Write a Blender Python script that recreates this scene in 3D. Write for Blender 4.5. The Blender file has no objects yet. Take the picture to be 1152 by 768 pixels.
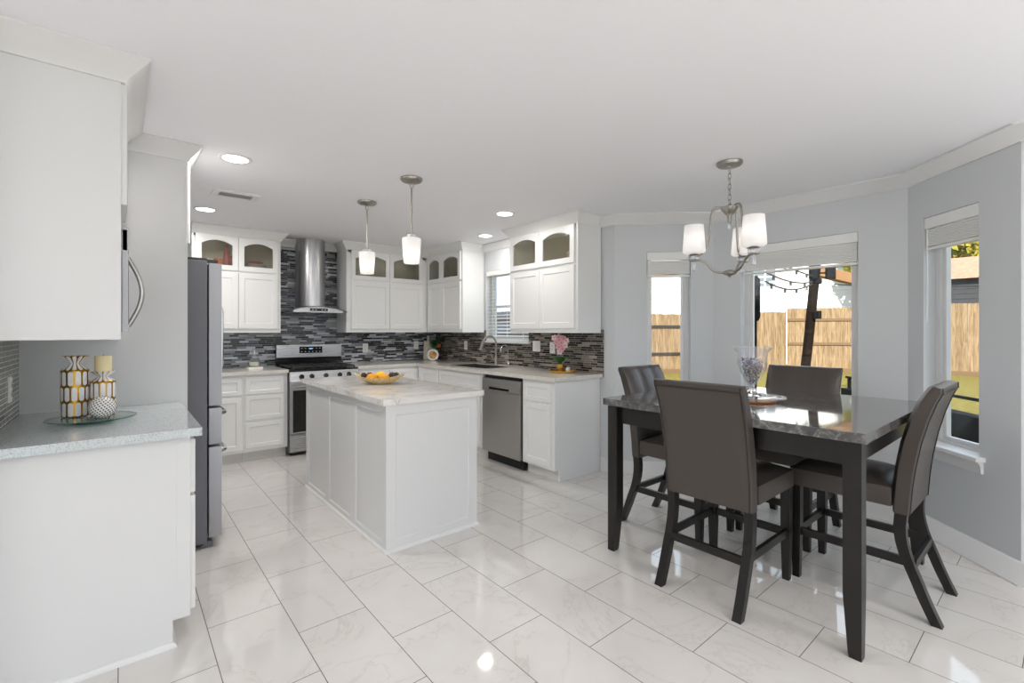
import bpy, bmesh, math, random
from mathutils import Vector, Matrix
random.seed(7)
PI = math.pi
SC = bpy.context.scene
COL = SC.collection

# ------------------------------------------------------------------ camera, world, exposure
CAMH = 1.35
cam_d = bpy.data.cameras.new('camera')
cam_d.sensor_width = 36.0
cam_d.lens = 526.0 / 1152.0 * 36.0
cam_d.shift_y = -(384 - 372) / 1152.0
cam_d.clip_start = 0.05
cam_d.clip_end = 400
cam = bpy.data.objects.new('camera', cam_d)
COL.objects.link(cam)
cam.location = (0, 0, CAMH)
cam.rotation_euler = (PI / 2, 0, -math.radians(39.9))
SC.camera = cam

world = bpy.data.worlds.new('sky')
SC.world = world
world.use_nodes = True
bgn = world.node_tree.nodes['Background']
bgn.inputs['Color'].default_value = (0.74, 0.86, 1.0, 1)
bgn.inputs['Strength'].default_value = 2.45
sun_d = bpy.data.lights.new('sun', 'SUN')
sun_d.energy = 9.0
sun_d.angle = math.radians(0.6)
sun_d.color = (1.0, 0.93, 0.82)
sun = bpy.data.objects.new('sun', sun_d)
COL.objects.link(sun)
sun.location = (-4, -8, 12)
sun.rotation_euler = (math.radians(57), 0, math.radians(-62))
CAN_POWER = 12.0
ADDED_CAN_POWER = 8.0
PENDANT_POWER = 0.13
CHANDELIER_POWER = 0.13
UPLIGHT_POWER = 33.0

SC.view_settings.view_transform = 'Standard'
SC.view_settings.look = 'None'
SC.view_settings.gamma = 1.0
SC.view_settings.use_curve_mapping = False
SC.view_settings.exposure = 0.0
SC.cycles.max_bounces = 12
SC.cycles.diffuse_bounces = 8
SC.cycles.glossy_bounces = 4
SC.cycles.transmission_bounces = 8
SC.cycles.transparent_max_bounces = 12
SC.cycles.sample_clamp_indirect = 6.0
SC.cycles.caustics_reflective = False
SC.cycles.caustics_refractive = False

# ------------------------------------------------------------------ materials
def srgb(r, g, b):
    f = lambda c: (c / 255 / 12.92) if c / 255 <= 0.04045 else ((c / 255 + 0.055) / 1.055) ** 2.4
    return (f(r), f(g), f(b), 1)

def mat(name, col, rough=0.5, metal=0.0, spec=0.5, coat=0.0):
    m = bpy.data.materials.new(name)
    m.use_nodes = True
    b = m.node_tree.nodes['Principled BSDF']
    b.inputs['Base Color'].default_value = col if len(col) == 4 else (*col, 1)
    b.inputs['Roughness'].default_value = rough
    b.inputs['Metallic'].default_value = metal
    b.inputs['Specular IOR Level'].default_value = spec
    b.inputs['Coat Weight'].default_value = coat
    return m

class NT:
    """small helper to write node trees tersely"""
    def __init__(s, m):
        s.t = m.node_tree; s.b = s.t.nodes.get('Principled BSDF')
    def n(s, typ, **kw):
        x = s.t.nodes.new(typ)
        for k, v in kw.items():
            setattr(x, k, v)
        return x
    def l(s, a, b):
        s.t.links.new(a, b)
    def math(s, op, a, b=None, c=None):
        x = s.n('ShaderNodeMath', operation=op)
        for i, v in enumerate((a, b, c)):
            if v is None: continue
            if isinstance(v, (int, float)): x.inputs[i].default_value = v
            else: s.l(v, x.inputs[i])
        return x.outputs[0]
    def ramp(s, fac, stops, interp='LINEAR'):
        x = s.n('ShaderNodeValToRGB')
        cr = x.color_ramp; cr.interpolation = interp
        while len(cr.elements) < len(stops): cr.elements.new(0.5)
        for e, (p, c) in zip(cr.elements, stops):
            e.position = p; e.color = c if len(c) == 4 else (*c, 1)
        s.l(fac, x.inputs[0])
        return x.outputs[0]
    def mix(s, fac, a, b, blend='MIX'):
        x = s.n('ShaderNodeMix', data_type='RGBA', blend_type=blend)
        for i, v in ((0, fac), (6, a), (7, b)):
            if isinstance(v, (int, float)): x.inputs[i].default_value = v
            elif isinstance(v, tuple): x.inputs[i].default_value = v
            else: s.l(v, x.inputs[i])
        return x.outputs[2]
    def noise(s, vec, scale, detail=4, rough=0.5, dist=0.0):
        x = s.n('ShaderNodeTexNoise')
        x.inputs['Scale'].default_value = scale; x.inputs['Detail'].default_value = detail
        x.inputs['Roughness'].default_value = rough; x.inputs['Distortion'].default_value = dist
        if vec is not None: s.l(vec, x.inputs['Vector'])
        return x.outputs['Fac']
    def pos(s):
        return s.n('ShaderNodeNewGeometry').outputs['Position']
    def obj(s):
        return s.n('ShaderNodeTexCoord').outputs['Object']
    def bump(s, h, strength, dist=0.01):
        x = s.n('ShaderNodeBump')
        x.inputs['Strength'].default_value = strength; x.inputs['Distance'].default_value = dist
        s.l(h, x.inputs['Height']); s.l(x.outputs[0], s.b.inputs['Normal'])

M = {}
M['wall'] = mat('wall_paint', srgb(213, 216, 218), 0.75, spec=0.25)
t = NT(M['wall']); t.bump(t.noise(t.pos(), 130, 3), 0.12, 0.004)
M['ceiling'] = mat('ceiling_paint', srgb(243, 243, 247), 0.85, spec=0.2)
t = NT(M['ceiling']); t.bump(t.noise(t.pos(), 90, 3), 0.10, 0.004)
M['trim'] = mat('trim_white', srgb(229, 229, 229), 0.4)
M['cab'] = mat('cabinet_white', srgb(236, 236, 235), 0.32)
M['cabin'] = mat('cabinet_interior', srgb(206, 201, 186), 0.6)
M['panel_white'] = mat('panel_white', srgb(220, 220, 220), 0.38)
M['toe'] = mat('toe_kick_white', srgb(214, 213, 210), 0.5)
M['black_gap'] = mat('black_gap', (0.012, 0.012, 0.013), 0.6)

# stainless steel with a fine brushed bump
def steel(name, col, rough, axis):
    m = mat(name, col, rough, 1.0)
    k = NT(m)
    mp = k.n('ShaderNodeMapping')
    mp.inputs['Scale'].default_value = axis
    k.l(k.obj(), mp.inputs['Vector'])
    f = k.noise(mp.outputs[0], 1.0, 2)
    k.l(k.math('ADD', k.math('MULTIPLY', f, 0.16), rough - 0.08), k.b.inputs['Roughness'])
    return m
M['steel'] = steel('stainless_steel', srgb(200, 200, 202), 0.30, (300, 300, 3))
M['steel_h'] = steel('stainless_horizontal', srgb(196, 196, 197), 0.28, (3, 300, 300))
M['steel_dark'] = steel('stainless_dark', srgb(184, 182, 179), 0.34, (300, 300, 3))
M['fridge_side'] = mat('fridge_side_gray', srgb(108, 108, 114), 0.5, 0.0)
M['fridge_door'] = mat('fridge_door_gray', srgb(168, 168, 172), 0.42, 0.55)
M['chrome'] = mat('chrome', srgb(205, 205, 205), 0.12, 1.0)
M['nickel'] = mat('brushed_nickel', srgb(168, 163, 156), 0.28, 1.0)
M['black_gloss'] = mat('black_gloss', (0.010, 0.010, 0.011), 0.12)
M['oven_glass'] = mat('oven_glass', (0.015, 0.014, 0.013), 0.06)
M['iron'] = mat('cast_iron', (0.018, 0.018, 0.019), 0.5)
M['blackplastic'] = mat('black_plastic', (0.02, 0.02, 0.02), 0.4)
M['plate'] = mat('switch_plate', srgb(232, 230, 224), 0.4)
M['gold'] = mat('gold', srgb(206, 164, 84), 0.25, 1.0)
M['wax'] = mat('candle_wax', srgb(240, 224, 178), 0.55)
M['wax'].node_tree.nodes['Principled BSDF'].inputs['Subsurface Weight'].default_value = 0.1
M['leather'] = mat('leather_dark', srgb(72, 65, 60), 0.34)
t = NT(M['leather']); t.bump(t.noise(t.obj(), 220, 3), 0.10, 0.002)
M['leather_dark'] = mat('leather_piping', srgb(36, 33, 31), 0.4)
M['wood_dark'] = mat('espresso_wood', srgb(43, 37, 34), 0.33)
t = NT(M['wood_dark']); mp = t.n('ShaderNodeMapping'); mp.inputs['Scale'].default_value = (40, 40, 3); t.l(t.obj(), mp.inputs['Vector'])
t.l(t.ramp(t.noise(mp.outputs[0], 1.0, 4), [(0.3, srgb(15, 12, 11)), (0.7, srgb(27, 22, 20))]), t.b.inputs['Base Color'])
M['leaf'] = mat('leaf_green', srgb(54, 112, 60), 0.4)
M['pink'] = mat('petal_pink', srgb(226, 172, 180), 0.6)
M['pinkpale'] = mat('petal_pale', srgb(240, 214, 216), 0.6)
M['pinkdark'] = mat('petal_center', srgb(150, 66, 84), 0.6)
M['orange'] = mat('orange_skin', srgb(246, 170, 20), 0.45)
M['lemon'] = mat('lemon_skin', srgb(248, 200, 24), 0.45)
M['red'] = mat('red_ceramic', srgb(170, 40, 34), 0.3)
M['orange_cup'] = mat('orange_ceramic', srgb(226, 96, 34), 0.35)
M['china'] = mat('white_china', srgb(234, 234, 232), 0.2)
M['board'] = mat('cream_board', srgb(222, 214, 196), 0.5)
M['amber'] = mat('amber_wood', srgb(180, 108, 50), 0.4)
M['black_cloth'] = mat('black_cover', (0.006, 0.006, 0.007), 0.7, spec=0.1)
M['post'] = mat('post_wood', srgb(30, 23, 18), 0.9, spec=0.05)
M['screen'] = mat('black_screen', (0.006, 0.006, 0.007), 0.4, spec=0.2)
M['blind'] = mat('blind_white', srgb(240, 240, 239), 0.45)

def emit(name, col, s):
    m = bpy.data.materials.new(name); m.use_nodes = True
    nt = m.node_tree; nt.nodes.clear()
    e = nt.nodes.new('ShaderNodeEmission'); e.inputs[0].default_value = (*col, 1); e.inputs[1].default_value = s
    o = nt.nodes.new('ShaderNodeOutputMaterial'); nt.links.new(e.outputs[0], o.inputs[0])
    return m
M['lens'] = emit('downlight_lens', (1.0, 0.98, 0.95), 14.0)
M['led'] = emit('display_digits', (0.25, 0.6, 1.0), 1.2)

def thin_glass(name, tint, refl=0.08, rough=0.0, body=0.0, bodycol=(1, 1, 1, 1), bump=None):
    """pane: light passes straight through, some is mirrored, a little may scatter"""
    m = bpy.data.materials.new(name); m.use_nodes = True
    nt = m.node_tree; nt.nodes.clear()
    k = NT.__new__(NT); k.t = nt; k.b = None
    tr = k.n('ShaderNodeBsdfTransparent'); tr.inputs[0].default_value = tint
    gl = k.n('ShaderNodeBsdfGlossy'); gl.inputs['Roughness'].default_value = rough
    lw = k.n('ShaderNodeLayerWeight'); lw.inputs['Blend'].default_value = 0.5
    mx = k.n('ShaderNodeMixShader')
    fac = k.math('ADD', k.math('MULTIPLY', k.math('POWER', lw.outputs['Facing'], 4.0), 0.85), refl * 0.6)
    k.l(fac, mx.inputs[0])
    base = tr.outputs[0]
    if body:
        df = k.n('ShaderNodeBsdfDiffuse'); df.inputs[0].default_value = bodycol
        m2 = k.n('ShaderNodeMixShader'); m2.inputs[0].default_value = body
        k.l(base, m2.inputs[1]); k.l(df.outputs[0], m2.inputs[2]); base = m2.outputs[0]
    k.l(base, mx.inputs[1]); k.l(gl.outputs[0], mx.inputs[2])
    if bump:
        b = k.n('ShaderNodeBump'); b.inputs['Strength'].default_value = bump[1]; b.inputs['Distance'].default_value = 0.003
        mp = k.n('ShaderNodeMapping'); mp.inputs['Scale'].default_value = bump[0]; k.l(k.obj(), mp.inputs['Vector'])
        k.l(k.noise(mp.outputs[0], 1.0, 2), b.inputs['Height']); k.l(b.outputs[0], gl.inputs['Normal'])
    o = k.n('ShaderNodeOutputMaterial'); k.l(mx.outputs[0], o.inputs[0])
    return m
M['pane'] = thin_glass('window_pane', (0.97, 0.98, 0.98, 1), 0.04)
M['rain_glass'] = thin_glass('rain_glass', (0.90, 0.90, 0.86, 1), 0.06, 0.12, 0.06, srgb(150, 146, 132), ((120, 120, 26), 0.7))
M['clear_glass'] = thin_glass('clear_glass', (0.90, 0.95, 0.93, 1), 0.06, 0.01)
M['hood_glass'] = thin_glass('hood_glass', (0.50, 0.58, 0.58, 1), 0.16, 0.02, 0.12, (0.30, 0.36, 0.36, 1))
M['green_glass'] = thin_glass('glass_edge_green', (0.35, 0.62, 0.54, 1), 0.08, 0.02, 0.25, srgb(60, 110, 96))
M['crystal'] = mat('cut_crystal', (1, 1, 1, 1), 0.02)
M['crystal'].node_tree.nodes['Principled BSDF'].inputs['Transmission Weight'].default_value = 1.0
M['crystal_thin'] = thin_glass('crystal_thin', (0.99, 0.99, 1.0, 1), 0.08, 0.02, 0.09, (0.95, 0.96, 1.0, 1))

M['crystal_block'] = thin_glass('crystal_block', (0.95, 0.96, 1.0, 1), 0.16, 0.05, 0.30, (0.95, 0.96, 1.0, 1))

def shade_mat(name, w):
    m = bpy.data.materials.new(name); m.use_nodes = True
    nt = m.node_tree; nt.nodes.clear()
    k = NT.__new__(NT); k.t = nt
    tl = k.n('ShaderNodeBsdfTranslucent'); tl.inputs[0].default_value = (0.93, 0.91, 0.89, 1)
    df = k.n('ShaderNodeBsdfDiffuse'); df.inputs[0].default_value = (0.90, 0.89, 0.89, 1)
    mx = k.n('ShaderNodeMixShader'); mx.inputs[0].default_value = w
    k.l(df.outputs[0], mx.inputs[1]); k.l(tl.outputs[0], mx.inputs[2])
    gl = k.n('ShaderNodeBsdfGlossy'); gl.inputs['Roughness'].default_value = 0.25
    em = k.n('ShaderNodeEmission'); em.inputs[0].default_value = (1.0, 0.95, 0.93, 1); em.inputs[1].default_value = 0.10
    ad = k.n('ShaderNodeAddShader'); k.l(mx.outputs[0], ad.inputs[0]); k.l(em.outputs[0], ad.inputs[1])
    m2 = k.n('ShaderNodeMixShader'); m2.inputs[0].default_value = 0.04
    k.l(ad.outputs[0], m2.inputs[1]); k.l(gl.outputs[0], m2.inputs[2])
    o = k.n('ShaderNodeOutputMaterial'); k.l(m2.outputs[0], o.inputs[0])
    return m
M['shade'] = shade_mat('frosted_shade', 0.5)

# glossy porcelain tile floor, 0.309 x 0.597 m tiles in half bond along Y
M['floor'] = mat('porcelain_tile', srgb(214, 211, 207), 0.07, spec=0.5, coat=0.5)
t = NT(M['floor'])
sx = t.n('ShaderNodeSeparateXYZ'); t.l(t.pos(), sx.inputs[0])
cx = t.n('ShaderNodeCombineXYZ')
t.l(t.math('ADD', sx.outputs[1], -0.4235 + 0.597 * 20), cx.inputs[0]); t.l(t.math('ADD', sx.outputs[0], -0.300 + 0.3088 * 40), cx.inputs[1])
br = t.n('ShaderNodeTexBrick'); br.offset = 0.5; br.offset_frequency = 2; br.squash = 1.0
t.l(cx.outputs[0], br.inputs['Vector'])
br.inputs['Scale'].default_value = 1.0; br.inputs['Mortar Size'].default_value = 0.0016; br.inputs['Mortar Smooth'].default_value = 0.0
br.inputs['Brick Width'].default_value = 0.597; br.inputs['Row Height'].default_value = 0.3088
br.inputs['Color1'].default_value = (0, 0, 0, 1); br.inputs['Color2'].default_value = (1, 1, 1, 1); br.inputs['Mortar'].default_value = (0.5, 0.5, 0.5, 1)
rnd = br.outputs['Color']; mort = br.outputs['Fac']
vadd = t.n('ShaderNodeVectorMath', operation='MULTIPLY_ADD'); t.l(rnd, vadd.inputs[0]); vadd.inputs[1].default_value = (37, 53, 71); t.l(t.pos(), vadd.inputs[2])
w = t.noise(vadd.outputs[0], 1.5, 7, 0.6, 1.2)
vein = t.ramp(t.math('ABSOLUTE', t.math('SUBTRACT', w, 0.5)), [(0.0, srgb(217, 213, 208)), (0.010, srgb(226, 223, 219)), (0.25, srgb(229, 227, 224))])
cloud = t.ramp(t.noise(vadd.outputs[0], 3.0, 5, 0.6), [(0.3, (0.95, 0.94, 0.93, 1)), (0.7, (1, 1, 1, 1))])
base = t.mix(1.0, vein, cloud, 'MULTIPLY')
t.l(t.mix(mort, base, srgb(92, 84, 78)), t.b.inputs['Base Color'])
t.l(t.math('ADD', t.math('MULTIPLY', mort, 0.6), 0.055), t.b.inputs['Roughness'])

# linear glass mosaic backsplash, drawn in object space (x along wall, z up)
def mosaic(name, stops, grout):
    m = mat(name, (0.2, 0.2, 0.2, 1), 0.18)
    k = NT(m)
    s3 = k.n('ShaderNodeSeparateXYZ'); k.l(k.obj(), s3.inputs[0])
    row = k.math('FLOOR', k.math('DIVIDE', s3.outputs[2], 0.0225))
    wn = k.n('ShaderNodeTexWhiteNoise', noise_dimensions='1D'); k.l(row, wn.inputs['W'])
    c3 = k.n('ShaderNodeCombineXYZ')
    k.l(k.math('ADD', s3.outputs[0], k.math('MULTIPLY', wn.outputs['Value'], 3.0)), c3.inputs[0])
    k.l(s3.outputs[2], c3.inputs[1])
    b = k.n('ShaderNodeTexBrick'); b.offset = 0.37; b.offset_frequency = 2; b.squash = 0.6; b.squash_frequency = 3
    k.l(c3.outputs[0], b.inputs['Vector'])
    b.inputs['Scale'].default_value = 1.0; b.inputs['Mortar Size'].default_value = 0.0016; b.inputs['Mortar Smooth'].default_value = 0.0
    b.inputs['Brick Width'].default_value = 0.15; b.inputs['Row Height'].default_value = 0.0225
    b.inputs['Color1'].default_value = (0, 0, 0, 1); b.inputs['Color2'].default_value = (1, 1, 1, 1)
    col = k.ramp(b.outputs['Color'], stops, 'CONSTANT')
    k.l(k.mix(b.outputs['Fac'], col, grout), k.b.inputs['Base Color'])
    k.l(k.math('ADD', k.math('MULTIPLY', b.outputs['Fac'], 0.5), 0.16), k.b.inputs['Roughness'])
    return m
M['mosaic'] = mosaic('mosaic_gray', [(0.0, srgb(14, 14, 17)), (0.27, srgb(60, 61, 70)), (0.38, srgb(122, 123, 127)), (0.56, srgb(154, 156, 158)), (0.74, srgb(192, 197, 206)), (0.90, srgb(84, 88, 106))], srgb(160, 160, 160))
M['mosaic_warm'] = mosaic('mosaic_warm_lit', [(0.0, srgb(22, 19, 19)), (0.27, srgb(62, 55, 52)), (0.40, srgb(100, 92, 84)), (0.60, srgb(124, 116, 106)), (0.84, srgb(156, 149, 139)), (0.93, srgb(52, 46, 44))], srgb(170, 166, 160))  # same tile as the range wall, warmer light put into its colors

M['mosaic_left'] = mosaic('mosaic_olive', [(0.0, srgb(104, 104, 98)), (0.3, srgb(126, 126, 118)), (0.6, srgb(140, 140, 132)), (0.85, srgb(112, 112, 106))], srgb(214, 214, 208))

def quartz(name, c, speck, s=420):
    m = mat(name, c, 0.06, coat=0.3)
    k = NT(m)
    v = k.n('ShaderNodeTexVoronoi'); v.inputs['Scale'].default_value = s; k.l(k.pos(), v.inputs['Vector'])
    wn = k.n('ShaderNodeTexWhiteNoise', noise_dimensions='3D'); k.l(v.outputs['Position'], wn.inputs['Vector'])
    f = k.math('GREATER_THAN', wn.outputs['Value'], 0.80)
    k.l(k.mix(f, c, speck), k.b.inputs['Base Color'])
    return m
M['quartz_left'] = quartz('speckled_quartz', srgb(198, 204, 204), srgb(160, 170, 182), 340)
M['quartz'] = mat('pale_quartz', srgb(208, 203, 194), 0.10)
t = NT(M['quartz']); t.l(t.ramp(t.noise(t.pos(), 26, 5, 0.6), [(0.3, srgb(214, 209, 200)), (0.7, srgb(228, 225, 219))]), t.b.inputs['Base Color'])
M['island_top'] = mat('veined_marble', srgb(216, 210, 203), 0.10)
t = NT(M['island_top'])
mp = t.n('ShaderNodeMapping'); mp.inputs['Scale'].default_value = (1.0, 2.2, 1.0); mp.inputs['Rotation'].default_value = (0, 0, 0.5); t.l(t.pos(), mp.inputs['Vector'])
w = t.noise(mp.outputs[0], 2.2, 7, 0.6, 1.2)
t.l(t.ramp(t.math('ABSOLUTE', t.math('SUBTRACT', w, 0.5)), [(0.0, srgb(192, 180, 172)), (0.012, srgb(224, 220, 216)), (0.12, srgb(232, 230, 227))]), t.b.inputs['Base Color'])
M['table_top'] = mat('gray_marble_top', srgb(92, 92, 92), 0.06, spec=0.5, coat=0.4)
t = NT(M['table_top'])
w = t.noise(t.pos(), 3.0, 8, 0.62, 1.4)
v1 = t.ramp(t.math('ABSOLUTE', t.math('SUBTRACT', w, 0.5)), [(0.0, srgb(176, 172, 166)), (0.012, srgb(106, 104, 102)), (0.2, srgb(72, 72, 74))])
t.l(t.mix(0.55, v1, t.ramp(t.noise(t.pos(), 16, 7, 0.72, 1.0), [(0.36, srgb(40, 40, 42)), (0.52, srgb(88, 87, 86)), (0.68, srgb(150, 147, 142))])), t.b.inputs['Base Color'])

# gold honeycomb over white glaze (angle x height brick cells)
def honeycomb(name, r, cellh):
    m = mat(name, (1, 1, 1, 1), 0.25)
    k = NT(m)
    s3 = k.n('ShaderNodeSeparateXYZ'); k.l(k.obj(), s3.inputs[0])
    ang = k.math('ARCTAN2', s3.outputs[1], s3.outputs[0])
    q = k.math('DIVIDE', s3.outputs[2], cellh)
    row = k.math('FLOOR', q)
    sh = k.math('MULTIPLY', k.math('MODULO', row, 2.0), 0.5)
    w = 2 * PI * r / 12
    cxx = k.math('MULTIPLY', k.math('SUBTRACT', k.math('FRACT', k.math('ADD', k.math('MULTIPLY', ang, 12 / (2 * PI)), k.math('ADD', sh, 12.0))), 0.5), w)
    cyy = k.math('MULTIPLY', k.math('SUBTRACT', k.math('FRACT', q), 0.5), cellh)
    ey = k.math('MAXIMUM', k.math('SUBTRACT', k.math('ABSOLUTE', cyy), cellh / 2 - w * 0.50), 0.0)
    dist = k.math('SQRT', k.math('ADD', k.math('MULTIPLY', cxx, cxx), k.math('MULTIPLY', ey, ey)))
    f = k.math('GREATER_THAN', dist, w * 0.36)
    k.l(k.mix(f, srgb(236, 236, 238), srgb(186, 142, 52)), k.b.inputs['Base Color'])
    k.l(f, k.b.inputs['Metallic'])
    k.bump(k.math('SMOOTH_MIN', dist, w * 0.42, 0.003), 0.9, 0.006)
    return m
M['comb_a'] = honeycomb('gold_comb_tall', 0.0505, 0.0702)
M['comb_b'] = honeycomb('gold_comb_short', 0.0465, 0.0772)

# outdoors
M['grass'] = mat('lawn', srgb(150, 150, 60), 0.9, spec=0.1)
t = NT(M['grass']); t.l(t.ramp(t.noise(t.pos(), 9, 6, 0.75), [(0.3, srgb(84, 80, 34)), (0.55, srgb(124, 112, 58)), (0.8, srgb(152, 136, 92))]), t.b.inputs['Base Color'])
M['fence'] = mat('fence_cedar', srgb(196, 156, 108), 0.8, spec=0.15)
t = NT(M['fence'])
s3 = t.n('ShaderNodeSeparateXYZ'); t.l(t.obj(), s3.inputs[0])
bd = t.math('FLOOR', t.math('DIVIDE', s3.outputs[0], 0.14))
wn = t.n('ShaderNodeTexWhiteNoise', noise_dimensions='1D'); t.l(bd, wn.inputs['W'])
c3 = t.n('ShaderNodeCombineXYZ'); t.l(t.math('MULTIPLY', s3.outputs[0], 22.0), c3.inputs[0]); t.l(wn.outputs['Value'], c3.inputs[1]); t.l(t.math('MULTIPLY', s3.outputs[2], 2.2), c3.inputs[2])
g = t.ramp(t.noise(c3.outputs[0], 1.0, 5, 0.6, 0.6), [(0.25, srgb(96, 76, 56)), (0.5, srgb(144, 121, 93)), (0.75, srgb(168, 147, 118))])
tone = t.ramp(wn.outputs['Value'], [(0.0, (0.80, 0.78, 0.74, 1)), (1.0, (1, 1, 1, 1))])
t.l(t.mix(1.0, g, tone, 'MULTIPLY'), t.b.inputs['Base Color'])
M['fence_gray'] = mat('fence_blue_gray', srgb(70, 76, 86), 0.85)  # darker, bluer boards for the section outside the sink window
M['rail_wood'] = mat('fence_rail_wood', srgb(112, 88, 62), 0.85)
M['rail_dark'] = mat('weathered_rail', srgb(48, 40, 34), 0.85)
M['siding'] = mat('white_siding', srgb(240, 240, 240), 0.6)
M['siding_gray'] = mat('gray_siding', srgb(58, 58, 62), 0.8)
M['roof'] = mat('roof_shingle', srgb(178, 128, 100), 0.9)
t = NT(M['roof']); t.l(t.ramp(t.noise(t.pos(), 7, 5, 0.7), [(0.3, srgb(150, 104, 82)), (0.7, srgb(198, 150, 122))]), t.b.inputs['Base Color'])
M['beam'] = mat('patio_beam', srgb(138, 102, 66), 0.7)
M['foliage'] = mat('autumn_foliage', srgb(150, 140, 40), 0.8)
t = NT(M['foliage']); t.l(t.ramp(t.noise(t.pos(), 3.5, 5, 0.7), [(0.3, srgb(88, 96, 28)), (0.55, srgb(160, 150, 46)), (0.8, srgb(214, 190, 80))]), t.b.inputs['Base Color'])
M['bark'] = mat('bark', srgb(80, 66, 54), 0.9)
M['concrete'] = mat('bounce_concrete', srgb(190, 186, 178), 0.85)

# ------------------------------------------------------------------ mesh helpers
class MB:
    """collects simple shapes into one mesh"""
    def __init__(s):
        s.bm = bmesh.new()
    def _xf(s, verts, xf):
        if xf is not None:
            for v in verts: v.co = xf @ v.co
    def box(s, x0, y0, z0, x1, y1, z1, bev=0.0, xf=None):
        if x0 > x1: x0, x1 = x1, x0
        if y0 > y1: y0, y1 = y1, y0
        if z0 > z1: z0, z1 = z1, z0
        tmp = bmesh.new()
        v = [tmp.verts.new((x, y, z)) for z in (z0, z1) for y in (y0, y1) for x in (x0, x1)]
        for f in ((0, 2, 3, 1), (4, 5, 7, 6), (0, 1, 5, 4), (2, 6, 7, 3), (0, 4, 6, 2), (1, 3, 7, 5)):
            tmp.faces.new([v[i] for i in f])
        if bev > 0:
            bev = min(bev, 0.45 * min(x1 - x0, y1 - y0, z1 - z0))
            bmesh.ops.bevel(tmp, geom=list(tmp.edges), offset=bev, segments=2, affect='EDGES', profile=0.7)
        s.merge(tmp, xf)
        return s
    def merge(s, tmp, xf=None):
        mp = {}
        for v in tmp.verts:
            mp[v] = s.bm.verts.new(xf @ v.co if xf is not None else v.co)
        for f in tmp.faces:
            try: s.bm.faces.new([mp[v] for v in f.verts])
            except ValueError: pass
        tmp.free()
    def prism(s, poly, a0, a1, axis='z', xf=None):
        """polygon extruded along an axis; poly gives the two other coordinates in order"""
        def P(p, a):
            if axis == 'z': return (p[0], p[1], a)
            if axis == 'y': return (p[0], a, p[1])
            return (a, p[0], p[1])
        b = [s.bm.verts.new(P(p, a0)) for p in poly]; t_ = [s.bm.verts.new(P(p, a1)) for p in poly]
        s.bm.faces.new(b); s.bm.faces.new(t_[::-1])
        n = len(poly)
        for i in range(n):
            s.bm.faces.new([b[i], t_[i], t_[(i + 1) % n], b[(i + 1) % n]])
        s._xf(b + t_, xf)
        return s
    def lathe(s, prof, c=(0, 0, 0), n=32, xf=None, fn=None, cap=True):
        rings = []
        allv = []
        for (r, z) in prof:
            ring = []
            for i in range(n):
                a = 2 * PI * i / n
                rr = r * (fn(a, z) if fn else 1.0)
                ring.append(s.bm.verts.new((c[0] + rr * math.cos(a), c[1] + rr * math.sin(a), c[2] + z)))
            rings.append(ring); allv += ring
        for k in range(len(rings) - 1):
            for i in range(n):
                j = (i + 1) % n
                s.bm.faces.new([rings[k][i], rings[k][j], rings[k + 1][j], rings[k + 1][i]])
        if cap:
            s.bm.faces.new(rings[0][::-1]); s.bm.faces.new(rings[-1])
        s._xf(allv, xf)
        return s
    def cyl(s, p0, p1, r0, r1=None, n=16):
        return s.tube([p0, p1], [r0, r0 if r1 is None else r1], n)
    def tube(s, pts, r, n=10, square=False):
        pts = [Vector(p) for p in pts]
        if not isinstance(r, (list, tuple)): r = [r] * len(pts)
        rings = []
        up = None
        for i, p in enumerate(pts):
            d = (pts[min(i + 1, len(pts) - 1)] - pts[max(i - 1, 0)]).normalized()
            if up is None:
                up = Vector((0, 0, 1)) if abs(d.z) < 0.9 else Vector((1, 0, 0))
            a = d.cross(up).normalized(); b = a.cross(d).normalized(); up = b
            rings.append([s.bm.verts.new(p + r[i] * (a * math.cos(2 * PI * k / n) + b * math.sin(2 * PI * k / n))) for k in range(n)])
        for k in range(len(rings) - 1):
            for i in range(n):
                j = (i + 1) % n
                s.bm.faces.new([rings[k][i], rings[k][j], rings[k + 1][j], rings[k + 1][i]])
        s.bm.faces.new(rings[0][::-1]); s.bm.faces.new(rings[-1])
        return s
    def ball(s, c, r, sc=(1, 1, 1), sub=2, xf=None, rot=None):
        tmp = bmesh.new()
        bmesh.ops.create_icosphere(tmp, subdivisions=sub, radius=1.0)
        m = Matrix.Translation(c) @ (rot.to_4x4() if rot else Matrix()) @ Matrix.Diagonal((r * sc[0], r * sc[1], r * sc[2], 1))
        for v in tmp.verts: v.co = m @ v.co
        s.merge(tmp, xf)
        return s
    def loft(s, rings, cap=True, closed=True):
        R = [[s.bm.verts.new(p) for p in ring] for ring in rings]
        n = len(R[0])
        for k in range(len(R) - 1):
            for i in range(n if closed else n - 1):
                j = (i + 1) % n
                s.bm.faces.new([R[k][i], R[k][j], R[k + 1][j], R[k + 1][i]])
        if cap:
            s.bm.faces.new(R[0][::-1]); s.bm.faces.new(R[-1])
        return s
    def grid(s, fn, nu, nv):
        V = [[s.bm.verts.new(fn(i / nu, j / nv)) for j in range(nv + 1)] for i in range(nu + 1)]
        for i in range(nu):
            for j in range(nv):
                s.bm.faces.new([V[i][j], V[i + 1][j], V[i + 1][j + 1], V[i][j + 1]])
        return s
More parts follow.
